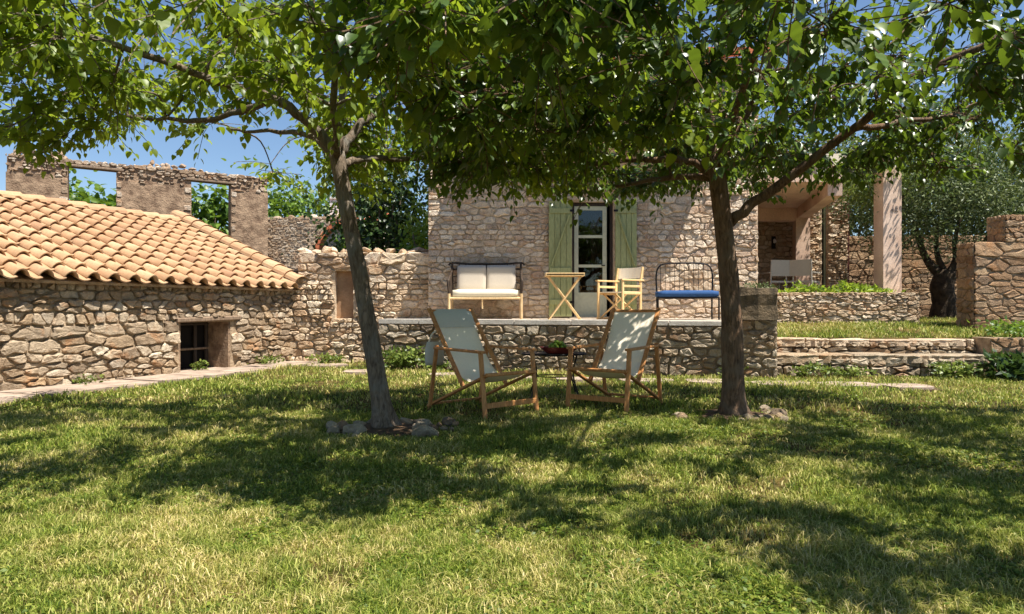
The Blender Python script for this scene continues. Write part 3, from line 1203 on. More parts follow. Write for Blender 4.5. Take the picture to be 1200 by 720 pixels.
# right-hand garden walls of ochre blocks
def block_wall(name, label, loc, rz, L, H, row, wid, T=.45, mat='ochre_stone', seed=60, zb=-.2, h=(.015, .035)):
    w = thing(name, label, 'wall', loc, rz)
    c = core(L, H, T, [], M['mortar'], w, 'wall', 0, zb)
    lay(rubble(L, H, row * .5, 1.8, gap=.006, seed=seed), c, M[mat], h, seed + 1)
    return w
wr1 = block_wall('block_wall', 'ochre ashlar wall end with a stepped top rising beside the olive tree', (8.12, 12.0, .45), 0, 2.9, 1.72, .26, .36, seed=61)
ws_ = core(.45, 1.72, .03, [], M['mortar'], wr1, 'end_face', 0, -.2)
ws_.location = (-.002, .45, 0)
ws_.rotation_euler = (0, 0, R(-90))
lay(rubble(.45, 1.72, .125, 1.5, gap=.006, seed=69), ws_, M['ochre_stone'], (.015, .035), 70)
cap = core(2.3, .48, .45, [], M['mortar'], wr1, 'raised_top', 0, 0)
cap.location = (.55, .0, 1.722)
ce = core(.45, .48, .03, [], M['mortar'], wr1, 'end_face', 0, 0)
ce.location = (.548, .45, 1.722)
ce.rotation_euler = (0, 0, R(-90))
lay(rubble(.45, .48, .125, 1.5, gap=.006, seed=75), ce, M['ochre_stone'], (.015, .035), 76)
lay(rubble(2.3, .48, .125, 1.8, gap=.006, seed=63), cap, M['ochre_stone'], (.015, .035), 64)
block_wall('low_block_wall', 'low brown block wall with ferns on top at the end of the stone steps', (7.18, 10.25, 0), R(-4), 2.6, .56, .26, .3, seed=65)
wr3 = block_wall('back_wall', 'long ochre stone boundary wall behind the olive trunk', (8.35, 17.4, .7), R(-3), 8.5, 2.15, .28, .46, seed=67)

# ================================================================== FARMHOUSE
HX0, HX1, HY = -1.53, 4.50, 12.5
house = thing('farmhouse', 'pale rubble stone farmhouse with a glazed door between open green shutters', 'house', (HX0, HY, 0))
dop = (1.10 - HX0, 1.86 - HX0, TZ, 2.96)
hw = core(HX1 - HX0, 5.6, .55, [dop], M['pale_mortar'], house, 'wall')
pol = rubble(HX1 - HX0, 3.35, .108, 1.55, (.55, 1.6), .007, 71, .70)
pol = cut_openings(pol, [(dop[0] - .01, dop[1] + .01, TZ - .3, dop[3] + .02)], .002)
lay(pol, hw, M['house_stone'], (.012, .045), 72, 300)
lay(rubble(HX1 - HX0, 1.52, .14, 1.5, (.6, 1.5), .012, 73, 4.06), hw, M['house_stone'], (.025, .055), 74, 0)
side = MB()
side.box(0, .5, .551, 6, -.1, 5.6).box(.501, 5.5, 5.5, 6, -.1, 5.6).box(5.531, 6.03, .551, 6, -.1, 5.6)
side.make('side_wall', M['house_stone'], house)
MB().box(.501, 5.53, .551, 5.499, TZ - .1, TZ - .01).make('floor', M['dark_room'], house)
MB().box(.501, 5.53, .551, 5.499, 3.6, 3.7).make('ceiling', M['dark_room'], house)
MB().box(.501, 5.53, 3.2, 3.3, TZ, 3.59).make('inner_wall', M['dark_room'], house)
rf = MB()
rf.add([(-.3, -.35, 5.55), (6.3, -.35, 5.55), (6.3, 3, 6.7), (-.3, 3, 6.7), (-.3, 6.4, 5.55), (6.3, 6.4, 5.55),
        (-.3, -.35, 5.66), (6.3, -.35, 5.66), (6.3, 3, 6.82), (-.3, 3, 6.82), (-.3, 6.4, 5.66), (6.3, 6.4, 5.66)],
       [(6, 7, 8, 9), (9, 8, 11, 10), (3, 2, 1, 0), (4, 5, 2, 3), (0, 1, 7, 6), (5, 4, 10, 11), (1, 2, 8, 7), (2, 5, 11, 8), (3, 0, 6, 9), (4, 3, 9, 10)])
rf.make('roof', M['red_tile'], house)
# plain unseen slab, added over the door to cast the diagonal wall shadow
MB().box(.75, 5.28, -.85, -.062, 4.02, 4.18).make('shade_slab', M['cream_plaster'], house)
# glazed door
DX0, DX1, DZ1 = dop[0], dop[1], dop[3]
fr = MB()
fr.box(DX0 + .001, DX0 + .05, .10, .2, TZ, DZ1 - .001).box(DX1 - .05, DX1 - .001, .10, .2, TZ, DZ1 - .001).box(DX0 + .05, DX1 - .05, .10, .2, DZ1 - .06, DZ1 - .001)
fr.make('door_frame', M['dark_wood'], house)
dl0, dl1 = DX0 + .052, DX1 - .11
door = MB()
door.box(dl0, dl0 + .075, .12, .17, TZ + .02, DZ1 - .065).box(dl1 - .075, dl1, .12, .17, TZ + .02, DZ1 - .065)
for z0, z1 in ((TZ + .02, TZ + .10), (1.235, 1.30), (1.765, 1.815), (2.31, 2.36), (DZ1 - .14, DZ1 - .065)):
    door.box(dl0 + .075, dl1 - .075, .122, .168, z0, z1)
door = door.make('door', M['door_paint'], house)
MB().box(dl0 + .075, dl1 - .075, .135, .155, TZ + .10, 1.235).make('panel', M['door_paint'], door)
for z0, z1 in ((1.30, 1.765), (1.815, 2.31), (2.36, DZ1 - .14)):
    MB().box(dl0 + .075, dl1 - .075, .142, .148, z0, z1).make('pane', M['glass'], door)
MB().bar((dl1 - .035, .10, 1.80), (dl1 - .10, .09, 1.80), .018).make('handle', M['iron'], door)
cu = MB()
for i in range(7):
    x = dl0 + .34 + i * .03
    cu.tube([(x, .33, TZ + .05), (x + .004, .33 + .012 * (i % 2), 2.0), (x, .33, 2.88)], .02, 6)
cu.make('curtain', M['curtain'], house)
MB().box(DX0 - .05, DX1 + .05, -.09, .1, TZ - .05, TZ + .03).make('door_step', M['pale_slab'], house)


def shutter(x0, x1, flip):
    s = MB().box(x0, x1, -.075, -.062, TZ + .06, DZ1 - .01).make('shutter', M['shutter'], house)
    n = 4
    w = (x1 - x0) / n
    for i in range(n):
        MB().box(x0 + i * w + .004, x0 + (i + 1) * w - .004, -.098, -.076, TZ + .04, DZ1).make('board', M['shutter'], s)
    for z in (1.12, 1.70, 2.78):
        MB().box(x0 + .015, x1 - .015, -.122, -.099, z - .045, z + .045).make('ledge', M['shutter'], s)
    a, c = (x0 + .04, x1 - .05) if not flip else (x1 - .04, x0 + .05)
    MB().bar((a, -.111, 1.78), (c, -.111, 2.70), .022, .07, (0, 1, 0)).make('brace', M['shutter'], s)
    a, c = (x1 - .04, x0 + .05) if not flip else (x0 + .04, x1 - .05)
    for z in (1.12, 2.78):
        xx = x1 if not flip else x0
        MB().box(xx - .04, xx + .04, -.135, -.123, z - .02, z + .02).make('hinge', M['iron'], s)
shutter(DX0 - .43, DX0 - .01, False)
shutter(DX1 + .02, DX1 + .41, True)

# ================================================================== PORCH
porch = thing('porch', 'pink plastered porch with a flat roof slab over dark stone recess', 'porch', (4.5, 12.6, 0))
def PX(x, y): return (x - 4.5, y - 12.6)
poly = [PX(4.56, 13.02), PX(6.30, 13.02), PX(7.18, 16.6), PX(7.18, 18.0), PX(4.56, 18.0)]
MB().slab(poly, 3.42, 3.72).make('roof_slab', M['pink_plaster'], porch)
MB().slab([PX(4.54, 12.98), PX(6.36, 12.98), PX(6.44, 13.3), PX(4.54, 13.3)], 3.722, 3.95).make('fascia', M['cream_plaster'], porch)
bm = MB()
A_, B_ = Vector((*PX(6.20, 13.1), 3.30)), Vector((*PX(7.02, 16.55), 3.30))
bm.bar(A_, B_, .26, .26, ch=.03)
bm.make('beam', M['pink_plaster'], porch)
MB().box(PX(4.56, 0)[0], PX(6.85, 0)[0], PX(0, 16.4)[1], PX(0, 16.7)[1], 3.12, 3.418).make('cross_beam', M['pink_plaster'], porch)
MB().slab([PX(6.80, 16.35), PX(7.14, 16.35), PX(7.22, 16.75), PX(6.88, 16.75)], .9, 3.17).make('post', M['pink_plaster'], porch)
MB().slab([PX(4.56, 13.42), PX(7.6, 13.42), PX(8.3, 18.0), PX(4.56, 18.0)], .76, 1.12).make('floor', M['paving'], porch)
pb = core(2.9, 2.3, .3, [], M['mortar'], porch, 'back_wall', 0, 0)
pb.location = (*PX(4.6, 17.6), 1.121)
lay(rubble(2.9, 2.28, .11, 1.7, gap=.008, seed=81), pb, M['lime_stone'], (.02, .05), 82)
MB().box(PX(4.505, 0)[0], PX(4.56, 0)[0], PX(0, 13.06)[1], PX(0, 18.0)[1], 1.12, 3.419).make('jamb', M['orange_plaster'], porch)

lamp = thing('wall_lamp', 'small iron wall lamp with white globe on the dark porch wall', 'lamp', (6.72, 17.52, 2.72))
MB().box(-.05, .05, 0, .04, -.18, .14).make('bracket', M['iron'], lamp)
V, F = rock_mesh(.05, .05, .065, 3)
o = mk('globe', V, F, M['white_pot'], lamp, True)
o.location = (0, -.06, .02)
MB().bar((0, 0, -.1), (0, -.06, -.05), .02).make('arm', M['iron'], lamp)

pil = thing('plaster_pillar', 'tall square pink plaster pillar with a small painted mark near its top', 'pillar', (7.30, 13.42, .6))
MB().box(0, .36, 0, .36, 0, 3.3).make('shaft', M['pink_plaster'], pil)
MB().box(-.02, .38, -.02, .38, 3.301, 3.42).make('cap', M['cream_plaster'], pil)
em = MB()
for (a, c) in (((.17, 2.33), (.20, 2.37)), ((.20, 2.37), (.20, 2.30)), ((.15, 2.36), (.19, 2.31)), ((.14, 2.32), (.19, 2.35)), ((.23, 2.37), (.29, 2.375)), ((.23, 2.37), (.225, 2.32)), ((.225, 2.32), (.29, 2.315))):
    em.bar((a[0], -.004, a[1]), (c[0], -.004, c[1]), .008, .006)
em.make('mark', m_plain('mark_paint', srgb(120, 104, 96), .8), pil)

ob = thing('stone_outbuilding', 'tall rough stone wall end with a pale pipe running up its dark slot', 'outbuilding', (7.20, 16.9, .7))
oc = core(1.10, 4.0, .4, [(.47, .60, -.2, 4.1)], M['mortar'], ob, 'wall', 0)
MB().box(.471, .599, .2, .39, -.1, 3.95).make('slot', M['dark_room'], ob)
MB().tube([(.575, .08, -.1), (.575, .08, 3.9)], .025, 8).make('pipe', M['pipe'], ob)
pol = cut_openings(rubble(1.10, 3.95, .066, 2.4, (.6, 1.7), .006, 91), [(.46, .61, -.2, 4.1)], .002)
lay(pol, oc, M['lime_stone'], (.04, .085), 92)
MB().box(1.101, 1.15, .0, .4, -.1, 3.9).make('door_edge', m_plain('maroon', srgb(84, 42, 34), .7), ob)

# porch chairs
def alu_chair(loc, rz, label):
    c = thing('porch_chair', label, 'chair', loc, rz, 'chairs on the porch')
    for sx in (-1, 1):
        MB().bar((.25 * sx, -.24, 0), (.25 * sx, -.24, .44), .03).make('leg', M['alu'], c)
        MB().bar((.25 * sx, .24, 0), (.25 * sx, .30, .88), .03).make('leg', M['alu'], c)
        MB().bar((.27 * sx, -.24, .62), (.27 * sx, .27, .62), .04, .025).make('armrest', M['alu'], c)
    MB().box(-.24, .24, -.25, .25, .42, .455).make('seat', M['alu'], c)
    bk = MB()
    bk.add([(-.235, .255, .55), (.235, .255, .55), (.235, .285, .88), (-.235, .285, .88), (-.235, .272, .55), (.235, .272, .55), (.235, .302, .88), (-.235, .302, .88)],
           [(0, 1, 2, 3), (7, 6, 5, 4), (0, 4, 5, 1), (1, 5, 6, 2), (2, 6, 7, 3), (3, 7, 4, 0)])
    bk.make('backrest', M['alu'], c)
alu_chair((5.50, 14.3, 1.12), R(190), 'pale grey porch chair with its slung back turned to the lawn')
alu_chair((6.03, 14.15, 1.12), R(140), 'shaded grey porch chair turned side-on beside the pale one')

# ================================================================== RUIN BEHIND THE SHED
ru = thing('ruined_house', 'roofless ruin wall of brown render with two empty window openings against the sky', 'ruin', (-13.35, 18.0, 0), math.atan2(.5, .864))
o1, o2 = (1.38, 2.52, 2.2, 4.90), (4.45, 5.54, 2.0, 4.80)
rc = core(6.62, 4.62, .55, [o1, o2], M['brown_render'], ru, 'wall')
top = MB()
def top_z(x): return 5.16 - .014 * x + .05 * math.sin(x * 2.1)
for (x0, x1, z0) in ((0.02, 1.38, 4.62), (1.38, 2.52, 4.98), (2.52, 4.45, 4.62), (4.45, 5.54, 4.88), (5.54, 6.60, 4.62)):
    top.box(x0 + .001, x1 - .001, .03, .5, z0 + .001, 5.04)
tp = top.make('wall_head', M['brown_render'], ru)
pol = rubble(6.6, .50, .07, 2.0, (.6, 1.5), .010, 101, 4.60)
pol = cut_openings(pol, [(o1[0] - .01, o1[1] + .01, 2, 4.97), (o2[0] - .01, o2[1] + .01, 2, 4.87)])
rq = random.Random(9)
pol = [p for p in pol if rq.random() < .25 + 1.6 * (sum(z for x, z in p) / len(p) - 4.62)]
lay(pol, tp, M['ruin_stone'], (.0, .035), 102)
for (x0, x1, z) in ((1.22, 2.70, 4.94), (4.30, 5.70, 4.84)):
    MB().bar((x0, .12, z), (x1, .12, z - .02), .28, .075).make('lintel', M['old_wood'], ru)
rs = random.Random(103)
x = .05
while x < 6.55:
    w = rs.uniform(.06, .17)
    hz = rs.uniform(.04, .10) * (1.5 if math.sin(x * 1.9 + .5) > .2 else .8)
    make_rock('top_stone', (x + w, .2 + rs.uniform(-.1, .1), 5.04 + hz * .5), (w, rs.uniform(.1, .18), hz), rs.randint(0, 9999), M['ruin_stone'], ru)
    if math.sin(x * 1.9 + .5) > .1:
        make_rock('top_stone', (x + w * rs.uniform(.4, 1.4), .2 + rs.uniform(-.1, .1), 5.06 + hz * 1.6), (w * .7, .12, hz * .8), rs.randint(0, 9999), M['ruin_stone'], ru)
    x += w * 1.6
# stones showing at the jambs and through fallen render
rs = random.Random(105)
for x0 in (1.30, 2.55, 4.36, 5.58):
    for k in range(8):
        z = 2.6 + k * .26
        wq = rs.uniform(.07, .13)
        p = [(x0 - wq, z), (x0 + wq, z), (x0 + wq, z + .15), (x0 - wq, z + .15)]
        if x0 in (1.30, 4.36): p = [(min(a, x0 + .075), c) for a, c in p]
        else: p = [(max(a, x0 - .02), c) for a, c in p]
        V, F = stone_mesh(p, rs.uniform(.012, .03), rs)
        mk('stone', V, F, M['ruin_stone'], rc)
# rear wall of the ruin closes the shell a little further on
MB().box(-.001, .5, .551, 4.5, -.1, 3.2).make('return_wall', M['brown_render'], ru)

# far rubble wall with a broken arch
fw = thing('arched_wall', 'far rubble wall with a broken brick arch beyond the shed roof', 'wall', (-8.6, 22.0, 0))
cxA, czA, rA = 3.35, 2.75, 1.0
prof = [(0, -.1), (cxA - rA, -.1)] + [(cxA - rA * math.cos(a), czA + rA * math.sin(a)) for a in np.linspace(0, R(78), 9)] + [(3.25, 4.02), (1.5, 3.92), (0, 3.86)]
fc = MB().prism(prof, 0, .45).make('wall', M['pale_mortar'], fw)
pol = [p for p in rubble(3.2, 3.0, .065, 2.0, (.6, 1.6), .010, 111, .95)]
pol = [p for p in pol if not any(math.hypot(x - cxA, z - czA) < rA + .12 or (z < czA and x > cxA - rA - .1) for x, z in p)]
lay(pol, fc, M['ruin_stone'], (.008, .025), 112, 300)
for i in range(9):
    a0, a1 = R(2 + i * 8.5), R(9.6 + i * 8.5)
    q = [(cxA - r * math.cos(a), czA + r * math.sin(a)) for r, a in ((rA - .01, a0), (rA + .11, a0), (rA + .11, a1), (rA - .01, a1))]
    MB().prism(q[::-1], -.05, .40).make('arch_brick', M['red_tile'], fw)
for i in range(8):
    make_rock('top_stone', (.2 + i * .4, .2, 3.90 + i * .02), (.18, .16, .07), 700 + i, M['ruin_stone'], fw)

cot = thing('cottage', 'distant cottage with red tiles and a slim white chimney behind the arched wall', 'house', (-7.4, 26.0, 0))
MB().box(0, 2.4, 0, 3, -.1, 4.1).make('wall', M['ruin_stone'], cot)
r_ = MB().add([(-.2, -.25, 4.05), (2.6, -.25, 4.35), (2.6, 1.5, 4.75), (-.2, 1.5, 4.5), (-.2, -.25, 4.15), (2.6, -.25, 4.45), (2.6, 1.5, 4.87), (-.2, 1.5, 4.62)],
              [(3, 2, 1, 0), (4, 5, 6, 7), (0, 1, 5, 4), (1, 2, 6, 5), (2, 3, 7, 6), (3, 0, 4, 7)]).make('roof', M['red_tile'], cot)
ch = MB().box(.35, .62, .4, .67, 4.2, 5.25)
ch.box(.31, .66, .36, .71, 5.251, 5.33)
ch.make('chimney', M['white_pot'], r_)

# ================================================================== TREES
def nearest_grow(nodes, tips, rng):
    """Join each tip to the nearest node of the growing skeleton with a slightly arched twig."""
    out = []
    tips = sorted(tips, key=lambda p: min((Vector(p) - n[0]).length for n in nodes))
    for tp_ in tips:
        tp_ = Vector(tp_)
        best = min(nodes, key=lambda n: (tp_ - n[0]).length * (1 if tp_.z > n[0].z - .25 else 1.5))
        a = best[0]
        d = tp_ - a
        if d.length < .12:
            continue
        r0 = min(best[1] * .75, .012 + d.length * .014)
        mid = a + d * .5 + Vector((rng.uniform(-.08, .08), rng.uniform(-.08, .08), rng.uniform(.0, .12)))
        pts = smooth_path([a, mid, tp_], 4)
        rad = [r0 + (.006 - r0) * i / (len(pts) - 1) for i in range(len(pts))]
        out.append((pts, rad))
        for p, r in list(zip(pts, rad))[2:]:
            nodes.append((p, r))
    return out


def visible(P):
    y = np.maximum(P[:, 1], .1)
    return (np.abs(P[:, 0] / y) < .76) & (np.abs((P[:, 2] - 1) / y) < .46) & (P[:, 1] > .5)


def big_tree(name, label, base, trunk, trunk_r, limbs, tip_fn, n_tips, n_shoots, leaf_mat, bark, seed, per, L, n_objs):
    t_ = thing(name, label, 'tree', base)
    bv = Vector(base)
    rng = random.Random(seed)
    nrng = np.random.default_rng(seed)
    pts = smooth_path([Vector(p) - bv for p in trunk], 7)
    k = len(pts)
    rad = [np.interp(i / (k - 1), np.linspace(0, 1, len(trunk_r)), trunk_r) for i in range(k)]
    random.seed(seed)
    tk = MB().tube(pts, rad, 24, 0)
    ph = rng.uniform(0, 6)
    for i, v in enumerate(tk.V):
        ring, kk = divmod(i, 24)
        ax = pts[ring]
        th = 6.283 * kk / 24
        fl = max(0, 1 - max(0, v[2]) / .28) ** 2
        kq = 1 + fl * (.22 + .30 * max(0, math.sin(3 * th + ph)) ** 2 + .12 * math.sin(5 * th)) + .05 * math.sin(2 * th + v[2] * 2.3 + ph) + .035 * math.sin(3 * th - v[2] * 4.1) + rng.uniform(-.02, .02)
        kq += .10 * math.exp(-((v[2] - 1.35) / .09) ** 2) * max(0, math.cos(th - ph)) + .13 * math.exp(-((v[2] - .72) / .07) ** 2) * max(0, math.cos(th - ph - 2))
        tk.V[i] = (ax.x + (v[0] - ax.x) * kq, ax.y + (v[1] - ax.y) * kq, v[2])
    tk.make('trunk', bark, t_, True)
    nodes = []
    for lp, r0, r1 in limbs:
        pts = smooth_path([Vector(p) - bv for p in lp], 4)
        k = len(pts)
        pts = [p + Vector((rng.uniform(-.015, .015), rng.uniform(-.015, .015), rng.uniform(-.015, .015))) if 0 < i < k - 1 else p for i, p in enumerate(pts)]
        rad = [r0 + (r1 - r0) * (i / (k - 1)) ** .8 for i in range(k)]
        MB().tube(pts, rad, 10, .05).make('limb', bark, t_, True)
        nodes += list(zip(pts, rad))[2:]
    tips = [Vector(p) - bv for p in tip_fn(rng, n_tips)]
    twigs = nearest_grow(nodes, tips, rng)
    tw_ = MB()
    for pts, rad in twigs:
        tw_.tube(pts, rad, 6, 0, True)
    starts, dirs = [], []
    ends = [tw[0][-1] for tw in twigs]
    cen = sum((Vector(e) for e in ends), Vector()) / len(ends)
    for i in range(n_shoots):
        tw = twigs[rng.randrange(len(twigs))]
        p = tw[0][rng.choice([-1, -1, -1, -1, -2, -2, -3])]
        out = (p - cen)
        out.z = 0
        out = out.normalized() if out.length > .01 else Vector((1, 0, 0))
        d = out * .55 + Vector((rng.gauss(0, .75), rng.gauss(0, .75), rng.gauss(.12, .45)))
        starts.append(p)
        dirs.append(d)
    P, A, N_, Ls, paths = shoots(starts, dirs, nrng, per, .05, L)
    for path in paths:
        tw_.tube(path[::3] + [path[-1]], .0035, 3, 0, False)
    o = tw_.make('twigs', bark, t_)
    o['kind'] = 'stuff'
    Wp = P + np.array(base)
    size = np.where(visible(Wp), Ls / np.linalg.norm(Wp - np.array([0, 0, 1.0]), axis=1), 0)
    order = np.argsort(-size)
    own, rest = order[:n_objs], order[n_objs:]
    V = leaf_verts(P[rest], A[rest], N_[rest], Ls[rest], LEAF_T)
    c = mk_np('crown', V, len(LEAF_T), LEAF_F, leaf_mat, t_)
    c['kind'] = 'stuff'
    me = bpy.data.meshes.new('leaf')
    me.from_pydata(FINE_V, [], FINE_F)
    me.materials.append(leaf_mat)
    me.polygons.foreach_set('use_smooth', [True] * len(me.polygons))
    sd, ax, nr = leaf_frames(P[own], A[own], N_[own])
    for i in range(len(own)):
        lo = bpy.data.objects.new('leaf', me)
        COL.objects.link(lo)
        lo.parent = t_
        s = Ls[own[i]]
        m = Matrix((Vector(sd[i]) * s, Vector(ax[i]) * s, Vector(nr[i]) * s)).transposed().to_4x4()
        lo.matrix_local = Matrix.Translation(Vector(P[own[i]])) @ m
    return t_


def crown_tips(cx, cy, Rx, Ry, zb, zt, hole=.0, edge_drop=.25, ok=None):
    def fn(rng, n):
        out = []
        while len(out) < n:
            a = rng.uniform(0, 6.283)
            r = math.sqrt(rng.uniform(hole, 1))
            lob = 1 + .10 * math.sin(3 * a + 1) + .07 * math.sin(5 * a + 2)
            x, y = cx + math.cos(a) * r * Rx * lob, cy + math.sin(a) * r * Ry * lob
            top_ = zt - (zt - zb) * .65 * r ** 3
            bot = zb - edge_drop * r * r
            z = bot + (top_ - bot) * rng.random() ** .85
            if ok is None or ok(x, y, z):
                out.append((x, y, z))
        return out
    return fn


big_tree('mulberry_tree', 'slender mulberry with a grey leaning trunk and sunlit open yellow-green crown', (-1.05, 5.67, 0),
         [(-1.05, 5.67, -.05), (-1.09, 5.67, .25), (-1.17, 5.67, .75), (-1.27, 5.66, 1.3), (-1.37, 5.65, 1.85), (-1.45, 5.65, 2.30)],
         [.104, .076, .067, .066, .066, .064],
         [([(-1.44, 5.65, 2.22), (-1.58, 5.62, 2.45), (-1.76, 5.6, 2.60), (-2.06, 5.5, 2.75), (-2.39, 5.3, 2.80), (-2.75, 5.1, 2.9), (-3.2, 4.9, 3.0), (-3.6, 4.8, 3.05)], .055, .014),
          ([(-1.95, 5.55, 2.70), (-2.3, 5.8, 2.68), (-2.7, 6.0, 2.66), (-3.14, 6.2, 2.72), (-3.6, 6.4, 2.8)], .034, .014),
          ([(-1.5, 5.68, 2.30), (-1.7, 5.9, 2.48), (-1.95, 6.1, 2.58), (-2.35, 6.4, 2.66), (-2.75, 6.7, 2.76)], .034, .013),
          ([(-1.45, 5.65, 2.25), (-1.40, 5.6, 2.55), (-1.34, 5.5, 2.82), (-1.25, 5.4, 3.12), (-1.1, 5.2, 3.4), (-1.0, 5.0, 3.75)], .042, .014),
          ([(-1.44, 5.66, 2.28), (-1.32, 5.75, 2.50), (-1.2, 5.82, 2.64), (-.98, 6.0, 2.86), (-.68, 6.2, 3.1), (-.35, 6.4, 3.3)], .046, .014),
          ([(-1.43, 5.68, 2.20), (-1.3, 5.95, 2.31), (-1.12, 6.2, 2.36), (-.83, 6.6, 2.46), (-.5, 7.1, 2.5), (-.25, 7.5, 2.55)], .038, .012),
          ([(-1.44, 5.6, 2.26), (-1.35, 5.2, 2.55), (-1.2, 4.6, 2.85), (-1.0, 3.9, 3.05), (-.8, 3.3, 3.15)], .034, .012),
          ([(-1.3, 5.47, 2.92), (-1.45, 5.1, 3.15), (-1.7, 4.6, 3.3), (-2.1, 4.1, 3.3)], .035, .012)],
         crown_tips(-1.75, 5.3, 2.8, 2.75, 2.46, 3.45, 0, .25, lambda x, y, z: math.hypot(x, y) > 3.1 and (x > -.36 * y or z > 1.10 + .225 * y)), 210, 2300, M['mulberry_a'], M['bark'], 201, 8, (.05, .108), 270)

big_tree('shade_tree', 'thick-crowned mulberry with a brown trunk and a long bare limb slanting out right', (2.07, 6.35, 0),
         [(2.07, 6.35, -.05), (2.06, 6.35, .3), (2.04, 6.35, .9), (2.0, 6.34, 1.45), (1.94, 6.33, 1.95), (1.88, 6.32, 2.35)],
         [.118, .098, .089, .084, .086, .082],
         [([(2.02, 6.35, 1.80), (2.25, 6.30, 1.99), (2.56, 6.2, 2.22), (2.95, 5.9, 2.56), (3.22, 5.6, 2.85), (3.5, 5.3, 2.98), (3.85, 5.0, 3.08), (4.3, 4.7, 3.2)], .055, .02),
          ([(1.88, 6.32, 2.28), (1.82, 6.3, 2.58), (1.78, 6.25, 2.86), (1.5, 6.1, 3.1), (1.2, 5.9, 3.4)], .05, .018),
          ([(1.87, 6.33, 2.24), (1.68, 6.36, 2.36), (1.45, 6.4, 2.40), (.98, 6.6, 2.42), (.52, 6.9, 2.46), (.1, 7.2, 2.5)], .046, .014),
          ([(1.87, 6.36, 2.22), (1.6, 6.8, 2.30), (1.26, 7.2, 2.32), (.9, 7.7, 2.35)], .04, .013),
          ([(1.9, 6.32, 2.30), (2.1, 6.2, 2.70), (2.3, 6.0, 3.2), (2.5, 5.8, 3.6)], .045, .018),
          ([(1.88, 6.30, 2.28), (1.85, 5.7, 2.60), (1.8, 5.0, 2.9), (1.7, 4.2, 3.08), (1.6, 3.3, 3.2)], .04, .012),
          ([(1.92, 6.38, 2.26), (2.3, 6.9, 2.50), (2.8, 7.5, 2.7), (3.3, 8.0, 2.8)], .045, .014),
          ([(2.95, 5.9, 2.56), (3.3, 6.0, 2.62), (3.7, 6.1, 2.7), (4.2, 6.3, 2.8)], .035, .012)],
         crown_tips(2.35, 5.1, 3.4, 3.4, 2.38, 3.5, 0, .28, lambda x, y, z: math.hypot(x, y) > 2.9 and (x < .36 * y or x > .50 * y or z > 1.05 + .20 * y) and z > 1.05 + .165 * y), 265, 4400, M['mulberry_b'], M['bark_b'], 203, 8, (.05, .108), 290)


# olive at the right
def lesser_tree(name, label, base, trunk, tr, limbs, crowns, bark, group=None):
    t_ = thing(name, label, 'tree', base, 0, group)
    MB().tube(smooth_path(trunk, 4), [np.interp(i / (4 * (len(trunk) - 1)), np.linspace(0, 1, len(tr)), tr) for i in range(4 * (len(trunk) - 1) + 1)], 10, .09).make('trunk', bark, t_, True)
    for lp, r0, r1 in limbs:
        pts = smooth_path(lp, 4)
        MB().tube(pts, [r0 + (r1 - r0) * i / (len(pts) - 1) for i in range(len(pts))], 8, .08).make('limb', bark, t_, True)
    for kw in crowns:
        foliage('crown', t_, **kw)
    return t_


lesser_tree('olive_tree', 'old olive with a gnarled dark trunk and fanning limbs beside the ochre walls', (9.45, 15.0, .72),
            [(0, 0, -.1), (.05, 0, .4), (.0, 0, .8), (.12, 0, 1.05)], [.30, .24, .22, .20],
            [([(.1, 0, .9), (-.2, .1, 1.25), (-.42, .1, 1.7), (-.6, 0, 2.2)], .11, .04), ([(.1, 0, 1.0), (-.05, .1, 1.5), (-.1, 0, 2.1)], .08, .03),
             ([(.12, 0, 1.0), (.3, 0, 1.35), (.35, .1, 1.8), (.4, 0, 2.3)], .09, .03), ([(.12, 0, .95), (.5, -.1, 1.2), (.8, -.1, 1.6), (1.0, -.2, 2.1)], .11, .04)],
            [dict(centre=(.3, -.2, 2.85), radii=(2.5, 1.7, 1.4), n=18000, L=(.06, .11), mat=M['olive_leaf'], seed=301, clumps=90, T=NARROW_T * np.array([1.4, 1, 1]), F=NARROW_F, spread=.16, droop=.2),
             dict(centre=(.5, .4, 3.1), radii=(2.0, 1.3, 1.1), n=9000, L=(.06, .11), mat=M['dark_leaf'], seed=302, clumps=60, T=NARROW_T * np.array([1.6, 1, 1]), F=NARROW_F, spread=.2, droop=.2)], M['olive_bark'])
lesser_tree('young_olive', 'light green olive bough tree hanging over the pillar and porch roof', (8.25, 14.6, .72),
            [(0, 0, -.1), (-.05, 0, .8), (-.15, 0, 1.6), (-.2, 0, 2.2)], [.07, .06, .05, .04],
            [([(-.2, 0, 2.1), (-.6, -.2, 2.6), (-1.1, -.4, 2.9)], .04, .015), ([(-.2, 0, 2.1), (.1, -.1, 2.7), (.3, -.2, 3.2)], .04, .015)],
            [dict(centre=(-.75, -.6, 3.0), radii=(1.05, .8, .55), n=4200, L=(.06, .11), mat=M['herb'], seed=303, clumps=40, T=NARROW_T * np.array([1.5, 1, 1]), F=NARROW_F, spread=.2, droop=.5)], M['olive_bark'])

# greenery behind the walls
def bush(name, label, cat, base, radii, cz, n, L, mat, seed, clumps=40, group=None, spread=.24):
    t_ = thing(name, label, cat, base, 0, group)
    rng = random.Random(seed)
    tb = MB()
    for i in range(5):
        a = rng.uniform(0, 6.28)
        tb.tube(smooth_path([(0, 0, -.1), (math.cos(a) * radii[0] * .15, math.sin(a) * radii[1] * .15, cz * .5), (math.cos(a) * radii[0] * .5, math.sin(a) * radii[1] * .5, cz + radii[2] * .4)], 3), [.05, .045, .04, .035, .03, .025, .02], 6)
    tb.make('trunk', M['bark'], t_)
    foliage('crown', t_, (0, 0, cz), radii, n, L, M[mat], seed, clumps, spread=spread)
    return t_


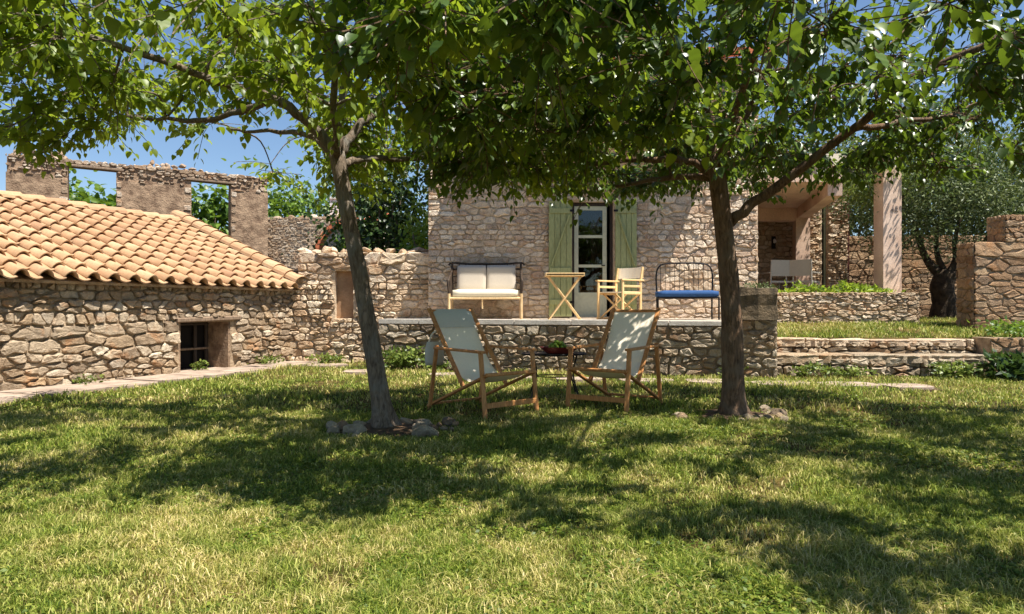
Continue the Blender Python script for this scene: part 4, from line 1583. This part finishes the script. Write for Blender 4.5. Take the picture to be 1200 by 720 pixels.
bush('fig_tree', 'broad-leaved fig filling the first empty window of the ruin', 'tree', (-13.9, 22.2, 0), (1.5, 1.0, 1.5), 3.9, 1800, (.16, .28), 'fig', 401, 26, 'figs inside the ruin')
bush('fig_tree', 'tall fig pushing through the ruin window nearest the arched wall', 'tree', (-10.0, 22.8, 0), (1.3, 1.0, 1.7), 3.3, 1800, (.16, .28), 'fig', 402, 26, 'figs inside the ruin')
bush('dark_tree', 'dark dense evergreen rising behind the rubble wall by the farmhouse', 'tree', (-3.6, 18.5, 0), (1.25, 1.3, 2.3), 3.2, 7000, (.09, .16), 'dark_leaf', 403, 70)
bush('bright_shrub', 'bright green leafy shrub between dark evergreen and farmhouse corner', 'shrub', (-1.95, 15.4, 0), (.62, .8, 1.15), 2.25, 3200, (.07, .12), 'bright_leaf', 404, 45)
bush('hill_tree', 'soft green tree beyond the far arched wall', 'tree', (-9.6, 31, 0), (2.6, 2.2, 2.6), 4.4, 5000, (.16, .28), 'fig', 405, 50)
bush('hill_tree', 'pale green tree behind the cottage chimney', 'tree', (-7.2, 33, 0), (2.4, 2.0, 2.4), 4.4, 4500, (.16, .28), 'olive_leaf', 406, 50)
bush('cane_clump', 'narrow green clump inside the broken arch', 'shrub', (-5.4, 22.9, 0), (.7, .5, 1.0), 2.6, 1400, (.14, .26), 'fig', 407, 24)
for i, (x, y, h, sd) in enumerate(((12.0, 19.5, 4.9, 1), (14.2, 18.6, 5.2, 2), (10.6, 21.5, 5.6, 3))):
    bush('olive_grove_tree', ('dark grey-green olive beyond the boundary wall, hard by its far end', 'second grey-green olive standing beyond the boundary wall', 'tallest grey-green olive rising behind the boundary wall')[i], 'tree',
         (x, y, .7), (2.0, 1.5, 1.9), h - 1.6, 8000, (.08, .15), 'olive_leaf' if i != 1 else 'dark_leaf', 410 + sd, 60, 'olives beyond the boundary wall', .2)

# ================================================================== FURNITURE
def deck_chair(loc, rz, label, canvas, pillow):
    """Local frame: the sitter looks along -y; x is across."""
    c = thing('deck_chair', label, 'deck chair', loc, rz, 'deck chairs on the lawn')
    w = .29
    for s in (-1, 1):
        x = s * w
        MB().bar((x * .97, .60, 1.00), (x * .97, -.06, .245), .024, .05, (1, 0, 0)).make('back_rail', M['teak'], c)
        MB().bar((x * 1.07, .56, .03), (x * 1.07, -.50, .40), .024, .05, (1, 0, 0)).make('seat_rail', M['teak'], c)
        MB().bar((x * 1.17, -.42, .60), (x * 1.17, -.50, 0), .026, .05, (1, 0, 0)).make('front_leg', M['teak'], c)
        MB().bar((x * 1.17, .36, .64), (x * 1.17, .50, 0), .024, .045, (1, 0, 0)).make('rear_leg', M['teak'], c)
        MB().bar((x * 1.17, -.47, .605), (x * 1.17, .38, .615), .06, .024).make('armrest', M['teak'], c)
    MB().tube([(-w * .97, .575, .975), (w * .97, .575, .975)], .017, 8).make('top_bar', M['teak'], c)
    MB().bar((-w * 1.1, -.49, .40), (w * 1.1, -.49, .40), .045, .03).make('seat_bar', M['teak'], c)
    MB().bar((-w * 1.17, -.485, .12), (w * 1.17, -.485, .12), .05, .024, (0, 1, 0)).make('stretcher', M['teak'], c)
    MB().bar((-w * 1.07, .50, .055), (w * 1.07, .50, .055), .04, .024).make('rear_bar', M['teak'], c)
    # the sling
    prof = smooth_path([(0, .582, .992), (0, .48, .84), (0, .33, .62), (0, .15, .42), (0, -.05, .318), (0, -.27, .33), (0, -.49, .415)], 4)
    V, F = [], []
    nx = 7
    cw_ = w * .86
    for side in (0, 1):
        for p in prof:
            for k in range(nx):
                u_ = -1 + 2 * k / (nx - 1)
                sag = .018 * (1 - u_ * u_)
                V.append((u_ * cw_, p.y + .0, p.z - sag - .004 * side + .002))
    n = len(prof)
    for j in range(n - 1):
        for k in range(nx - 1):
            a = j * nx + k
            F.append((a, a + nx, a + nx + 1, a + 1))
            b_ = a + n * nx
            F.append((b_, b_ + 1, b_ + nx + 1, b_ + nx))
    mk('sling', V, F, canvas, c, True)
    if pillow:
        V, F = [], []
        rows = 7
        for j in range(rows):
            t_ = j / (rows - 1)
            y, z = .582 - .125 * t_, .992 - .185 * t_
            puff = .036 * math.sin(math.pi * (t_ * .94 + .03)) ** .6
            for k in range(9):
                u_ = -1 + 2 * k / 8
                e = puff * (1 - abs(u_) ** 6 * .7)
                V.append((u_ * cw_ * 1.01, y - e * .8, z + e * .55))
        for j in range(rows - 1):
            for k in range(8):
                a = j * 9 + k
                F.append((a, a + 9, a + 10, a + 1))
        n0 = len(V)
        V += [(x, y + .03, z - .02) for x, y, z in V]
        F += [tuple(i + n0 for i in f[::-1]) for f in F]
        mk('head_pillow', V, F, M['canvas_grey'], c, True)
    c.scale = (.94, .88, 1.0)
    return c


# rz turns -y onto the facing direction
deck_chair((-.29, 6.675, 0), math.atan2(.66, .75), 'teak deck chair with a head pillow and a bag hung behind it', M['canvas'], True)
deck_chair((1.067, 7.05, 0), -math.atan2(.55, .83), 'teak deck chair with a plain white sling and no pillow', M['canvas'], False)

# bag hung at the back of the left chair
bag = thing('canvas_bag', 'small pale canvas bag hanging behind the deck chair with the pillow', 'bag', (-.80, 7.02, .42), R(20))
bb = MB()
for z, w_, d_ in ((0, .09, .035), (.04, .10, .06), (.16, .095, .05), (.24, .08, .02)):
    for a in range(10):
        th = 6.283 * a / 10
        bb.V.append((math.cos(th) * w_ * random.uniform(.95, 1.05), math.sin(th) * d_, z))
for r in range(3):
    for i in range(10):
        bb.F.append((r * 10 + i, r * 10 + (i + 1) % 10, r * 10 + 10 + (i + 1) % 10, r * 10 + 10 + i))
bb.F.append(tuple(range(9, -1, -1)))
bb.make('pouch', M['canvas_grey'], bag, True)
MB().tube(smooth_path([(-.06, 0, .23), (-.01, .0, .33), (.10, .0, .37), (.06, 0, .23)], 4), .009, 6).make('strap', M['canvas'], bag)

# iron tray table with the dish of grapes
tt = thing('tray_table', 'low wrought iron table standing between the two deck chairs', 'table', (.47, 7.62, 0))
th_ = .50
top = MB()
for i in range(25):
    a = 6.283 * i / 24
top.tube([(math.cos(6.283 * i / 24) * .36, math.sin(6.283 * i / 24) * .27, th_) for i in range(25)], .012, 6, 0, False)
top.make('rim', M['iron'], tt)
tb = MB()
tb.slab([(math.cos(6.283 * i / 24) * .355, math.sin(6.283 * i / 24) * .265) for i in range(24)], th_ - .006, th_ + .004)
tb.make('top', M['old_wood'], tt)
for sx in (-1, 1):
    for sy in (-1, 1):
        MB().tube(smooth_path([(.24 * sx, .17 * sy, th_), (.20 * sx, .14 * sy, .28), (.27 * sx, .19 * sy, 0)], 4), .009, 6).make('leg', M['iron'], tt)
MB().tube([(math.cos(6.283 * i / 16) * .21, math.sin(6.283 * i / 16) * .15, .25) for i in range(17)], .006, 5, 0, False).make('brace_ring', M['iron'], tt)

dish = thing('fruit_dish', 'long dark red dish holding green grapes on the iron table', 'dish', (.52, 7.56, th_ + .004), R(4))
db = MB()
for z, w_, d_ in ((0, .13, .07), (.012, .15, .085), (.065, .21, .12), (.075, .225, .13), (.072, .205, .115), (.02, .14, .075)):
    for a in range(16):
        th = 6.283 * a / 16
        db.V.append((math.copysign(abs(math.cos(th)) ** .6, math.cos(th)) * w_, math.copysign(abs(math.sin(th)) ** .6, math.sin(th)) * d_, z))
for r in range(5):
    for i in range(16):
        db.F.append((r * 16 + i, r * 16 + (i + 1) % 16, r * 16 + 16 + (i + 1) % 16, r * 16 + 16 + i))
db.F += [tuple(range(15, -1, -1)), tuple(range(80, 96))]
db.make('bowl', M['dish'], dish)
gr = thing('grape_bunch', 'bunch of pale green grapes heaped in the red dish', 'grapes', (.51, 7.56, th_ + .03))
rs = random.Random(8)
V, F = rock_mesh(.021, .021, .023, 1)
gv = [Vector(v).normalized() * .021 for v in V]
gme = bpy.data.meshes.new('grape')
gme.from_pydata(gv, [], F)
gme.materials.append(M['grape'])
gme.polygons.foreach_set('use_smooth', [True] * len(gme.polygons))
for i in range(46):
    a, r_ = rs.uniform(0, 6.28), math.sqrt(rs.random())
    o = bpy.data.objects.new('grape', gme)
    COL.objects.link(o)
    o.parent = gr
    o.location = (math.cos(a) * r_ * .105, math.sin(a) * r_ * .06, .015 + (1 - r_ * r_) * .09 * rs.random() + .015)

# cane settee
se = thing('cane_settee', 'cane settee with dark woven frame, two shade-toned back cushions and cream seat', 'settee', (-.46, 12.02, TZ))
W_ = .62
for s in (-1, 1):
    MB().tube([(s * W_, -.30, 0), (s * W_, -.30, .44)], .024, 8).make('leg', M['bamboo'], se)
    MB().tube([(s * W_, .30, 0), (s * W_, .30, .44)], .024, 8).make('leg', M['bamboo'], se)
    sd_ = MB()
    sd_.tube(smooth_path([(s * W_, -.30, .44), (s * (W_ + .02), -.31, .62), (s * (W_ + .01), -.24, .70), (s * W_, .2, .86), (s * W_, .34, 1.0)], 4), .02, 8)
    sd_.tube([(s * W_, .30, .44), (s * W_, .34, 1.0)], .02, 8)
    for k in range(5):
        y = -.2 + k * .11
        sd_.tube([(s * W_, y, .42), (s * W_, y + .03, .74 + k * .05)], .010, 6)
    sd_.make('side_frame', M['dark_cane'], se)
    lb = MB()
    for k in range(4):
        z = .52 + k * .12
        lb.tube([(s * (W_ - .015), .31, z), (s * (W_ - .13), .335, z + .02)], .009, 6)
    lb.tube([(s * (W_ - .13), .33, .46), (s * (W_ - .13), .345, .98)], .012, 6)
    lb.make('lattice', M['dark_cane'], se)
MB().tube(smooth_path([(-W_ - .06, .30, .97), (-W_, .34, 1.01), (-.3, .35, .99), (0, .35, .99), (.3, .35, .99), (W_, .34, 1.01), (W_ + .06, .30, .97)], 3), .017, 8).make('top_rail', M['dark_cane'], se)
MB().tube([(-W_, .35, .90), (W_, .35, .90)], .014, 6).make('back_bar', M['dark_cane'], se)
bkp = MB()
for k in range(9):
    x = -W_ + .12 + k * (2 * W_ - .24) / 8
    bkp.tube([(x, .33, .42), (x, .35, .98)], .009, 5)
bkp.make('back_spindles', M['dark_cane'], se)
MB().tube([(-W_, -.30, .36), (W_, -.30, .36)], .02, 8).make('seat_rail', M['bamboo'], se)
MB().tube([(-W_, .30, .38), (W_, .30, .38)], .02, 8).make('seat_rail', M['bamboo'], se)
MB().tube([(-.05, -.30, .36), (-.05, -.28, .18)], .014, 6).make('spindle', M['bamboo'], se)
MB().box(-W_ + .02, W_ - .02, -.28, .28, .36, .38).make('seat_slats', M['bamboo'], se)


def cushion(name, cx, cy, cz, w, d, h, mat, parent, tilt=0, n=9):
    """soft box, thickness h along local z, tilted about x"""
    V, F = [], []
    for s in (1, -1):
        for j in range(n):
            for i in range(n):
                u_, v_ = -1 + 2 * i / (n - 1), -1 + 2 * j / (n - 1)
                e = (1 - abs(u_) ** 9) * (1 - abs(v_) ** 9)
                f = 1 - .03 * (abs(u_) ** 4 * abs(v_) ** 4)
                V.append((u_ * w / 2 * f, v_ * d / 2 * f, s * h / 2 * (.72 + .28 * max(0, e) ** .35)))
    for j in range(n - 1):
        for i in range(n - 1):
            a = j * n + i
            F.append((a, a + 1, a + n + 1, a + n))
            F.append((a + n * n, a + n * n + n, a + n * n + n + 1, a + n * n + 1))
    ring = [i for i in range(n)] + [j * n + n - 1 for j in range(1, n)] + [(n - 1) * n + i for i in range(n - 2, -1, -1)] + [j * n for j in range(n - 2, 0, -1)]
    for i in range(len(ring)):
        a, b_ = ring[i], ring[(i + 1) % len(ring)]
        F.append((b_, a, a + n * n, b_ + n * n))
    o = mk(name, V, F, mat, parent, True)
    o.location = (cx, cy, cz)
    o.rotation_euler = (tilt, 0, 0)
    return o


cushion('seat_cushion', 0, -.03, .445, 1.14, .58, .15, M['cushion_cream'], se)
cushion('back_cushion', -.265, .25, .725, .52, .47, .12, M['cushion_shaded'], se, R(82))
cushion('back_cushion', .265, .25, .725, .52, .47, .12, M['cushion_shaded'], se, R(82))

# folding slatted table
ft = thing('folding_table', 'small folding wooden table with crossed legs before the left green shutter', 'table', (.86, 11.2, TZ))
for k in range(5):
    MB().box(-.30, .30, -.20 + k * .08 + .004, -.20 + (k + 1) * .08 - .004, .725, .745).make('slat', M['pale_wood'], ft)
for y in (-.185, .185):
    MB().bar((-.315, y, .735), (.315, y, .735), .022, .05).make('rim', M['pale_wood'], ft)
for x in (-.305, .305):
    MB().bar((x, -.185, .735), (x, .185, .735), .022, .05).make('rim', M['pale_wood'], ft)
for y, s in ((-.16, 1), (.16, 1), (-.13, -1), (.13, -1)):
    MB().bar((-.26 * s, y, 0), (.27 * s, y, .715), .022, .038, (0, 1, 0)).make('leg', M['pale_wood'], ft)
MB().tube([(0, -.17, .36), (0, .17, .36)], .012, 6).make('pivot', M['pale_wood'], ft)

# director's chair
dc = thing('director_chair', 'folding wooden director chair with a white canvas back beside the door', 'chair', (1.76, 11.15, TZ), R(-52))
for s in (-1, 1):
    x = s * .27
    MB().bar((x, -.22, 0), (x, -.22, .63), .028, .045).make('leg', M['pale_wood'], dc)
    MB().bar((x, .20, 0), (x, .20, .63), .028, .045).make('leg', M['pale_wood'], dc)
    MB().bar((x, .20, .60), (x, .25, .86), .026, .04).make('back_post', M['pale_wood'], dc)
    MB().bar((x, -.26, .64), (x, .26, .64), .055, .024).make('armrest', M['pale_wood'], dc)
    MB().bar((x, -.22, .54), (x, .20, .54), .02, .035).make('side_rail', M['pale_wood'], dc)
    MB().bar((x, -.22, .43), (x, .20, .43), .03, .045).make('seat_rail', M['pale_wood'], dc)
    MB().bar((x, -.25, .02), (x, .24, .02), .03, .04).make('foot_rail', M['pale_wood'], dc)
for y in (-.15, .14):
    MB().bar((-.27, y, .04), (.27, y + .02, .42), .02, .035, (0, 1, 0)).make('cross_leg', M['pale_wood'], dc)
    MB().bar((.27, y + .03, .04), (-.27, y + .05, .42), .02, .035, (0, 1, 0)).make('cross_leg', M['pale_wood'], dc)
MB().box(-.265, .265, -.2, .2, .445, .455).make('seat', M['canvas'], dc)
V, F = [], []
for k in range(9):
    u_ = -1 + k / 4
    yb = .035 * (1 - u_ * u_)
    for z in (.68, .86):
        V += [(u_ * .285, .225 + (z - .6) * .19 + yb, z), (u_ * .285, .235 + (z - .6) * .19 + yb, z)]
for k in range(8):
    a = k * 4
    F += [(a, a + 4, a + 6, a + 2), (a + 1, a + 3, a + 7, a + 5), (a + 2, a + 6, a + 7, a + 3), (a, a + 1, a + 5, a + 4)]
mk('canvas_back', V, F, M['canvas'], dc)

# iron bench with the blue cushion
ib = thing('iron_bench', 'black iron garden bench with an arched back rail and blue seat pad', 'bench', (2.86, 11.2, TZ), R(-6))
W_ = .48
for s in (-1, 1):
    MB().tube([(s * W_, -.22, 0), (s * W_, -.22, .36)], .014, 8).make('leg', M['iron'], ib)
    MB().tube([(s * (W_ - .03), .22, 0), (s * (W_ - .03), .22, .36)], .014, 8).make('leg', M['iron'], ib)
    MB().tube([(s * W_, -.22, .36), (s * (W_ - .03), .22, .36)], .014, 8).make('seat_rail', M['iron'], ib)
MB().tube(smooth_path([(-W_ + .03, .22, .36), (-W_ + .02, .24, .75), (-W_ + .08, .25, .90), (-W_ + .22, .25, .94), (0, .25, .945), (W_ - .22, .25, .94), (W_ - .08, .25, .90), (W_ - .02, .24, .75), (W_ - .03, .22, .36)], 4), .014, 8).make('back_frame', M['iron'], ib)
for y in (-.22, .22):
    MB().tube([(-W_ + .01, y, .36), (W_ - .01, y, .36)], .013, 8).make('seat_rail', M['iron'], ib)
wire = MB()
for k in range(11):
    x = -W_ + .09 + k * (2 * W_ - .18) / 10
    wire.tube([(x, .225, .36), (x, .25, .935)], .0045, 5)
wire.make('back_wires', M['iron'], ib)
MB().box(-W_ + .02, W_ - .02, -.2, .2, .355, .366).make('seat_plate', M['iron'], ib)
cushion('seat_pad', 0, -.01, .42, .98, .46, .115, M['blue_cloth'], ib)

# ================================================================== ROCKS AND PLANTS
rs = random.Random(55)
for (cx, cy, label, grp, n) in ((-1.05, 5.67, 'grey rough rock in the ring around the leaning mulberry trunk', 'rocks around the leaning trunk', 30),
                                (2.07, 6.35, 'rough rock in the ring around the thick-crowned tree', 'rocks around the thick-crowned tree', 24)):
    for i in range(n):
        a = rs.choice((0, math.pi, math.pi, 0, 4.6)) + rs.gauss(0, .55)
        r_ = rs.uniform(.22, .55)
        k_ = rs.random() ** 2
        s = (.03 + .085 * k_, .03 + .07 * k_, .025 + .045 * k_)
        make_rock('rock', (cx + math.cos(a) * r_ * 1.1, cy + math.sin(a) * r_ * .8, s[2] * .2 + .01), s, rs.randint(0, 9999), M['rock'], None, label, 'rock', grp)


def soil_bed(cx, cy, nm):
    V = [(0, 0, .035)]
    for r_, z in ((.15, .03), (.28, .02), (.40, -.03)):
        for i in range(18):
            a = 6.283 * i / 18
            k = r_ * (1 + .12 * math.sin(3 * a + cx))
            V.append((math.cos(a) * k * 1.2, math.sin(a) * k, z))
    F = [(0, 1 + i, 1 + (i + 1) % 18) for i in range(18)]
    for r in range(2):
        F += [(1 + r * 18 + i, 19 + r * 18 + i, 19 + r * 18 + (i + 1) % 18, 1 + r * 18 + (i + 1) % 18) for i in range(18)]
    o = mk(nm, V, F, M['soil'], None, True)
    o.location = (cx, cy, 0)
    tag(o, kind='structure')
soil_bed(-1.05, 5.67, 'soil_bed')
soil_bed(2.07, 6.35, 'soil_bed')


def herb(loc, r, h, n, label, seed, mat='herb', L=(.04, .09), narrow=False, group=None):
    t_ = thing('garden_plant', label, 'plant', loc, 0, group)
    rng = random.Random(seed)
    stm = MB()
    for i in range(7):
        a = rng.uniform(0, 6.28)
        stm.tube([(0, 0, -.02), (math.cos(a) * r * .35, math.sin(a) * r * .35, h * .5), (math.cos(a) * r * .8, math.sin(a) * r * .8, h * rng.uniform(.7, 1))], .004, 4)
    stm.make('stems', M[mat], t_)
    foliage('leaves', t_, (0, 0, h * .55), (r, r * .8, h * .5), n, L, M[mat], seed, 16, NARROW_T * np.array([1.5, 1, 1]) if narrow else LEAF_T, NARROW_F if narrow else LEAF_F, .25, -.2)
    return t_


def tw_front(f, off):       # point before the terrace wall
    d = (T1 - T0).normalized()
    p = T0 + (T1 - T0) * f + Vector((d.y, -d.x, 0)) * off
    return (p.x, p.y, 0)


herb(tw_front(.09, .22), .30, .34, 460, 'leafy weed clump against the left end of the terrace wall', 501)
herb(tw_front(.17, .20), .20, .18, 200, 'small green weed beside the larger clump under the settee', 502)
herb(tw_front(.93, .16), .18, .16, 160, 'small weed at the foot of the mossy pier', 503, 'herb', (.03, .06))
herb((4.30, 9.95, 0), .17, .18, 170, 'light green weed growing before the lowest step', 504, 'herb', (.03, .06))
herb((4.85, 9.95, 0), .30, .15, 220, 'sprawling dry weed along the lowest step', 505, 'herb', (.05, .1), True)
herb((6.45, 9.9, 0), .30, .24, 420, 'bushy green plant where the steps meet the brown block wall', 506, 'herb', (.03, .07))
herb((7.15, 9.7, 0), .36, .30, 600, 'arching grassy plant at the foot of the brown block wall', 507, 'dark_leaf', (.10, .2), True)
herb((7.85, 10.55, .54), .5, .24, 700, 'ferny green plant spilling over the low block wall', 508, 'fig', (.04, .08))
herb((8.65, 10.6, .54), .45, .28, 600, 'dark leafy plant beside the ferny one on the low block wall', 509, 'dark_leaf', (.04, .08))
herb((3.62, 10.05, 1.27), .22, .12, 260, 'grey-green cushion plant on top of the mossy pier', 510, 'olive_leaf', (.03, .06), True)
p = shed_pt(3.0, .12); herb((p.x, p.y, .02), .10, .13, 90, 'small green weed on the sill of the shed window', 511, 'herb', (.03, .06))
p = shed_pt(4.25, -.12); herb((p.x, p.y, .02), .3, .2, 260, 'dry green weeds at the foot of the shed corner', 512, 'herb', (.03, .06))
p = shed_pt(1.0, -.10); herb((p.x, p.y, .02), .16, .10, 80, 'low sparse weed at the shed wall left of its window', 513, 'herb', (.03, .05))
herb((-3.3, 12.35, 0), .30, .18, 240, 'pale weed tuft under the niche of the sunlit wall', 514, 'herb', (.03, .07))
for i in range(9):
    herb((5.35 + i * .24, 13.28 + .05 * (i % 2), 1.22), .17, .12 + .05 * (i * 7 % 4), 130, 'strappy green plant in the bed on top of the planter wall', 520 + i, 'bright_leaf', (.07, .15), True, 'plants in the porch bed')

MB_soil = MB().box(4.66, 7.72, 13.1, 13.415, .8, 1.26).make('planting_bed', M['soil'])
tag(MB_soil, kind='structure')

# ================================================================== GRASS
def vnoise(x, y, cell, seed):
    tab = np.random.default_rng(seed).random((256, 256))
    u, v = x / cell, y / cell
    i, j = np.floor(u).astype(int), np.floor(v).astype(int)
    f, g = u - i, v - j
    f, g = f * f * (3 - 2 * f), g * g * (3 - 2 * g)
    q = lambda a, b: tab[(i + a) % 256, (j + b) % 256]
    return (q(0, 0) * (1 - f) + q(1, 0) * f) * (1 - g) + (q(0, 1) * (1 - f) + q(1, 1) * f) * g


def grass(name, n, xr, yr, hgt, wid, seed, zf, keep, weight=None):
    rng = np.random.default_rng(seed)
    y = yr[0] + (yr[1] - yr[0]) * rng.random(n)
    x = (rng.random(n) * 2 - 1) * (y * .80 + .3) if xr is None else xr[0] + (xr[1] - xr[0]) * rng.random(n)
    # tufts: pull blades towards random points
    worn = np.sin(x * 1.9 + .7 + 1.2 * np.sin(y * 1.3)) * np.sin(y * 2.3 + .9 * np.sin(x * 2.7)) + .55 * np.sin(x * 5.1 - y * 3.3) * np.sin(y * 6.1 + x * 1.7)
    spot = np.exp(-((x - 3.6) / .8) ** 2 - ((y - 6.9) / .9) ** 2) + .8 * np.exp(-((x - .3) / .9) ** 2 - ((y - 6.9) / .5) ** 2)
    tuft = .6 * vnoise(x, y, .085, 3) + .4 * vnoise(x, y, .27, 4)
    m = keep(x, y) & (rng.random(n) < .30 + 1.5 * tuft) & (rng.random(n) > np.clip((worn - .55) * 1.3, 0, .72) + .55 * spot)
    x, y, tuft = x[m], y[m], tuft[m]
    n = len(x)
    z = zf(x, y)
    patch = np.sin(x * 2.1 + 1.3 * np.sin(y * 1.7)) * np.sin(y * 2.6 + 1.1 * np.sin(x * 1.3)) + .6 * np.sin(x * 6.3 + y * 3.1) * np.sin(y * 7.1 - x * 2.2)
    h = rng.uniform(hgt[0], hgt[1], n) * (1 + .25 * patch) * (.45 + 1.25 * tuft) * rng.uniform(.6, 1.25, n)
    w = rng.uniform(wid[0], wid[1], n)
    a = rng.uniform(0, 2 * np.pi, n)
    lean = np.abs(rng.normal(.75, .35, n))
    dx, dy = np.cos(a), np.sin(a)
    b_ = rng.uniform(0, 2 * np.pi, n)
    sx, sy = np.cos(b_) * w / 2, np.sin(b_) * w / 2
    V = np.zeros((n, 5, 3))
    V[:, 0] = np.stack([x - sx, y - sy, z - .005], 1)
    V[:, 1] = np.stack([x + sx, y + sy, z - .005], 1)
    mx, my, mz = x + dx * h * lean * .38, y + dy * h * lean * .38, z + h * .60
    V[:, 2] = np.stack([mx + sx * .8, my + sy * .8, mz], 1)
    V[:, 3] = np.stack([mx - sx * .8, my - sy * .8, mz], 1)
    V[:, 4] = np.stack([x + dx * h * lean, y + dy * h * lean, z + h * (1 - .28 * np.minimum(lean, 1.6))], 1)
    o = mk_np(name, V, 5, [(0, 1, 2, 3), (3, 2, 4)], M['grass'])
    return o


def lawn_keep(x, y):
    px, py = x - S0.x, y - S0.y
    t_ = px * SU.x + py * SU.y
    w_ = px * SN.x + py * SN.y
    ok = ~((t_ > -2.6) & (t_ < 4.85) & (w_ > -(.84 - .02 * t_)))
    ok &= ~((w_ > -.1) & (t_ < 5.5))
    d = np.array([T1.x - T0.x, T1.y - T0.y])
    d = d / np.linalg.norm(d)
    off = (x - T0.x) * d[1] - (y - T0.y) * d[0]          # >0 in front of the terrace wall
    ok &= ~((off < .08) & (x > -2.25) & (x < 3.8))
    ok &= ~((x >= 3.7) & (y > 10.1)) & ~((x < -2.25) & (y > 12.55))
    for cx, cy in ((-1.05, 5.67), (2.07, 6.35)):
        r_ = np.hypot((x - cx) / 1.2, y - cy)
        ok &= ~(r_ < .20 + .14 * np.sin(np.arctan2(y - cy, x - cx) * 3 + x * 9) ** 2)
    return ok


rngp = np.random.default_rng(5)
zf0 = lambda x, y: gz(x, y)
g1 = grass('lawn_grass', 270000, None, (1.9, 3.6), (.013, .044), (.0026, .0052), 61, zf0, lawn_keep)
tag(g1, 'short sunlit mown lawn grass nearest the open foreground', 'grass', None, 'stuff')
g2 = grass('lawn_grass', 250000, None, (3.6, 6.6), (.015, .046), (.0038, .0075), 62, zf0, lawn_keep)
tag(g2, 'mown lawn grass around the deck chairs and tree trunks', 'grass', None, 'stuff')
g3 = grass('lawn_grass', 90000, None, (6.6, 12.9), (.03, .065), (.008, .014), 63, zf0, lawn_keep)
tag(g3, 'lawn grass between the deck chairs and the terrace wall', 'grass', None, 'stuff')


def ulz(x, y):
    return np.where(y < 13.2, .50 + np.maximum(0, y - 10.75) * .105, .757)


g4 = grass('upper_grass', 34000, (3.85, 10.5), (10.98, 16), (.035, .08), (.009, .016), 64, ulz, lambda x, y: ~((y > 12.9) & (x < 7.85)) & (y > 10.9) & ~((x > 7.1) & (y < 10.8)))
tag(g4, 'bright grass of the upper lawn above the stone steps', 'grass', None, 'stuff')


def clover(n, yr, size, seed):
    rng = np.random.default_rng(seed)
    y = yr[0] + (yr[1] - yr[0]) * rng.random(n)
    x = (rng.random(n) * 2 - 1) * (y * .80 + .3)
    pt = .6 * vnoise(x, y, .5, 8) + .4 * vnoise(x, y, .16, 9) + rng.normal(size=n) * .05
    m = lawn_keep(x, y) & (pt > .54)
    x, y = x[m], y[m]
    n = len(x)
    pos = np.stack([x, y, gz(x, y) + rng.uniform(.004, .028, n)], 1)
    ax = rng.normal(size=(n, 3)) * np.array([1, 1, .35])
    nr = rng.normal(size=(n, 3)) * .4 + np.array([0, 0, 1.0])
    V = leaf_verts(pos, ax, nr, rng.uniform(size[0], size[1], n), np.array([[0, 0, 0], [-.3, .55, .06], [0, 1, 0], [.3, .55, .06]]))
    o = mk_np('lawn_weeds', V, 4, [(0, 3, 2, 1)], M['clover'])
    return o


M['clover'] = m_leaf('clover', [(0, srgb(62, 84, 26)), (.6, srgb(98, 118, 38)), (1, srgb(150, 152, 70))], srgb(160, 180, 60), .3, .5, .3)
tag(clover(110000, (1.9, 4.2), (.010, .028), 71), 'low broad-leaved weeds scattered through the sunny foreground lawn', 'weeds', None, 'stuff')
tag(clover(90000, (4.2, 9.5), (.016, .036), 72), 'low broad-leaved weeds in the shaded lawn under the trees', 'weeds', None, 'stuff')
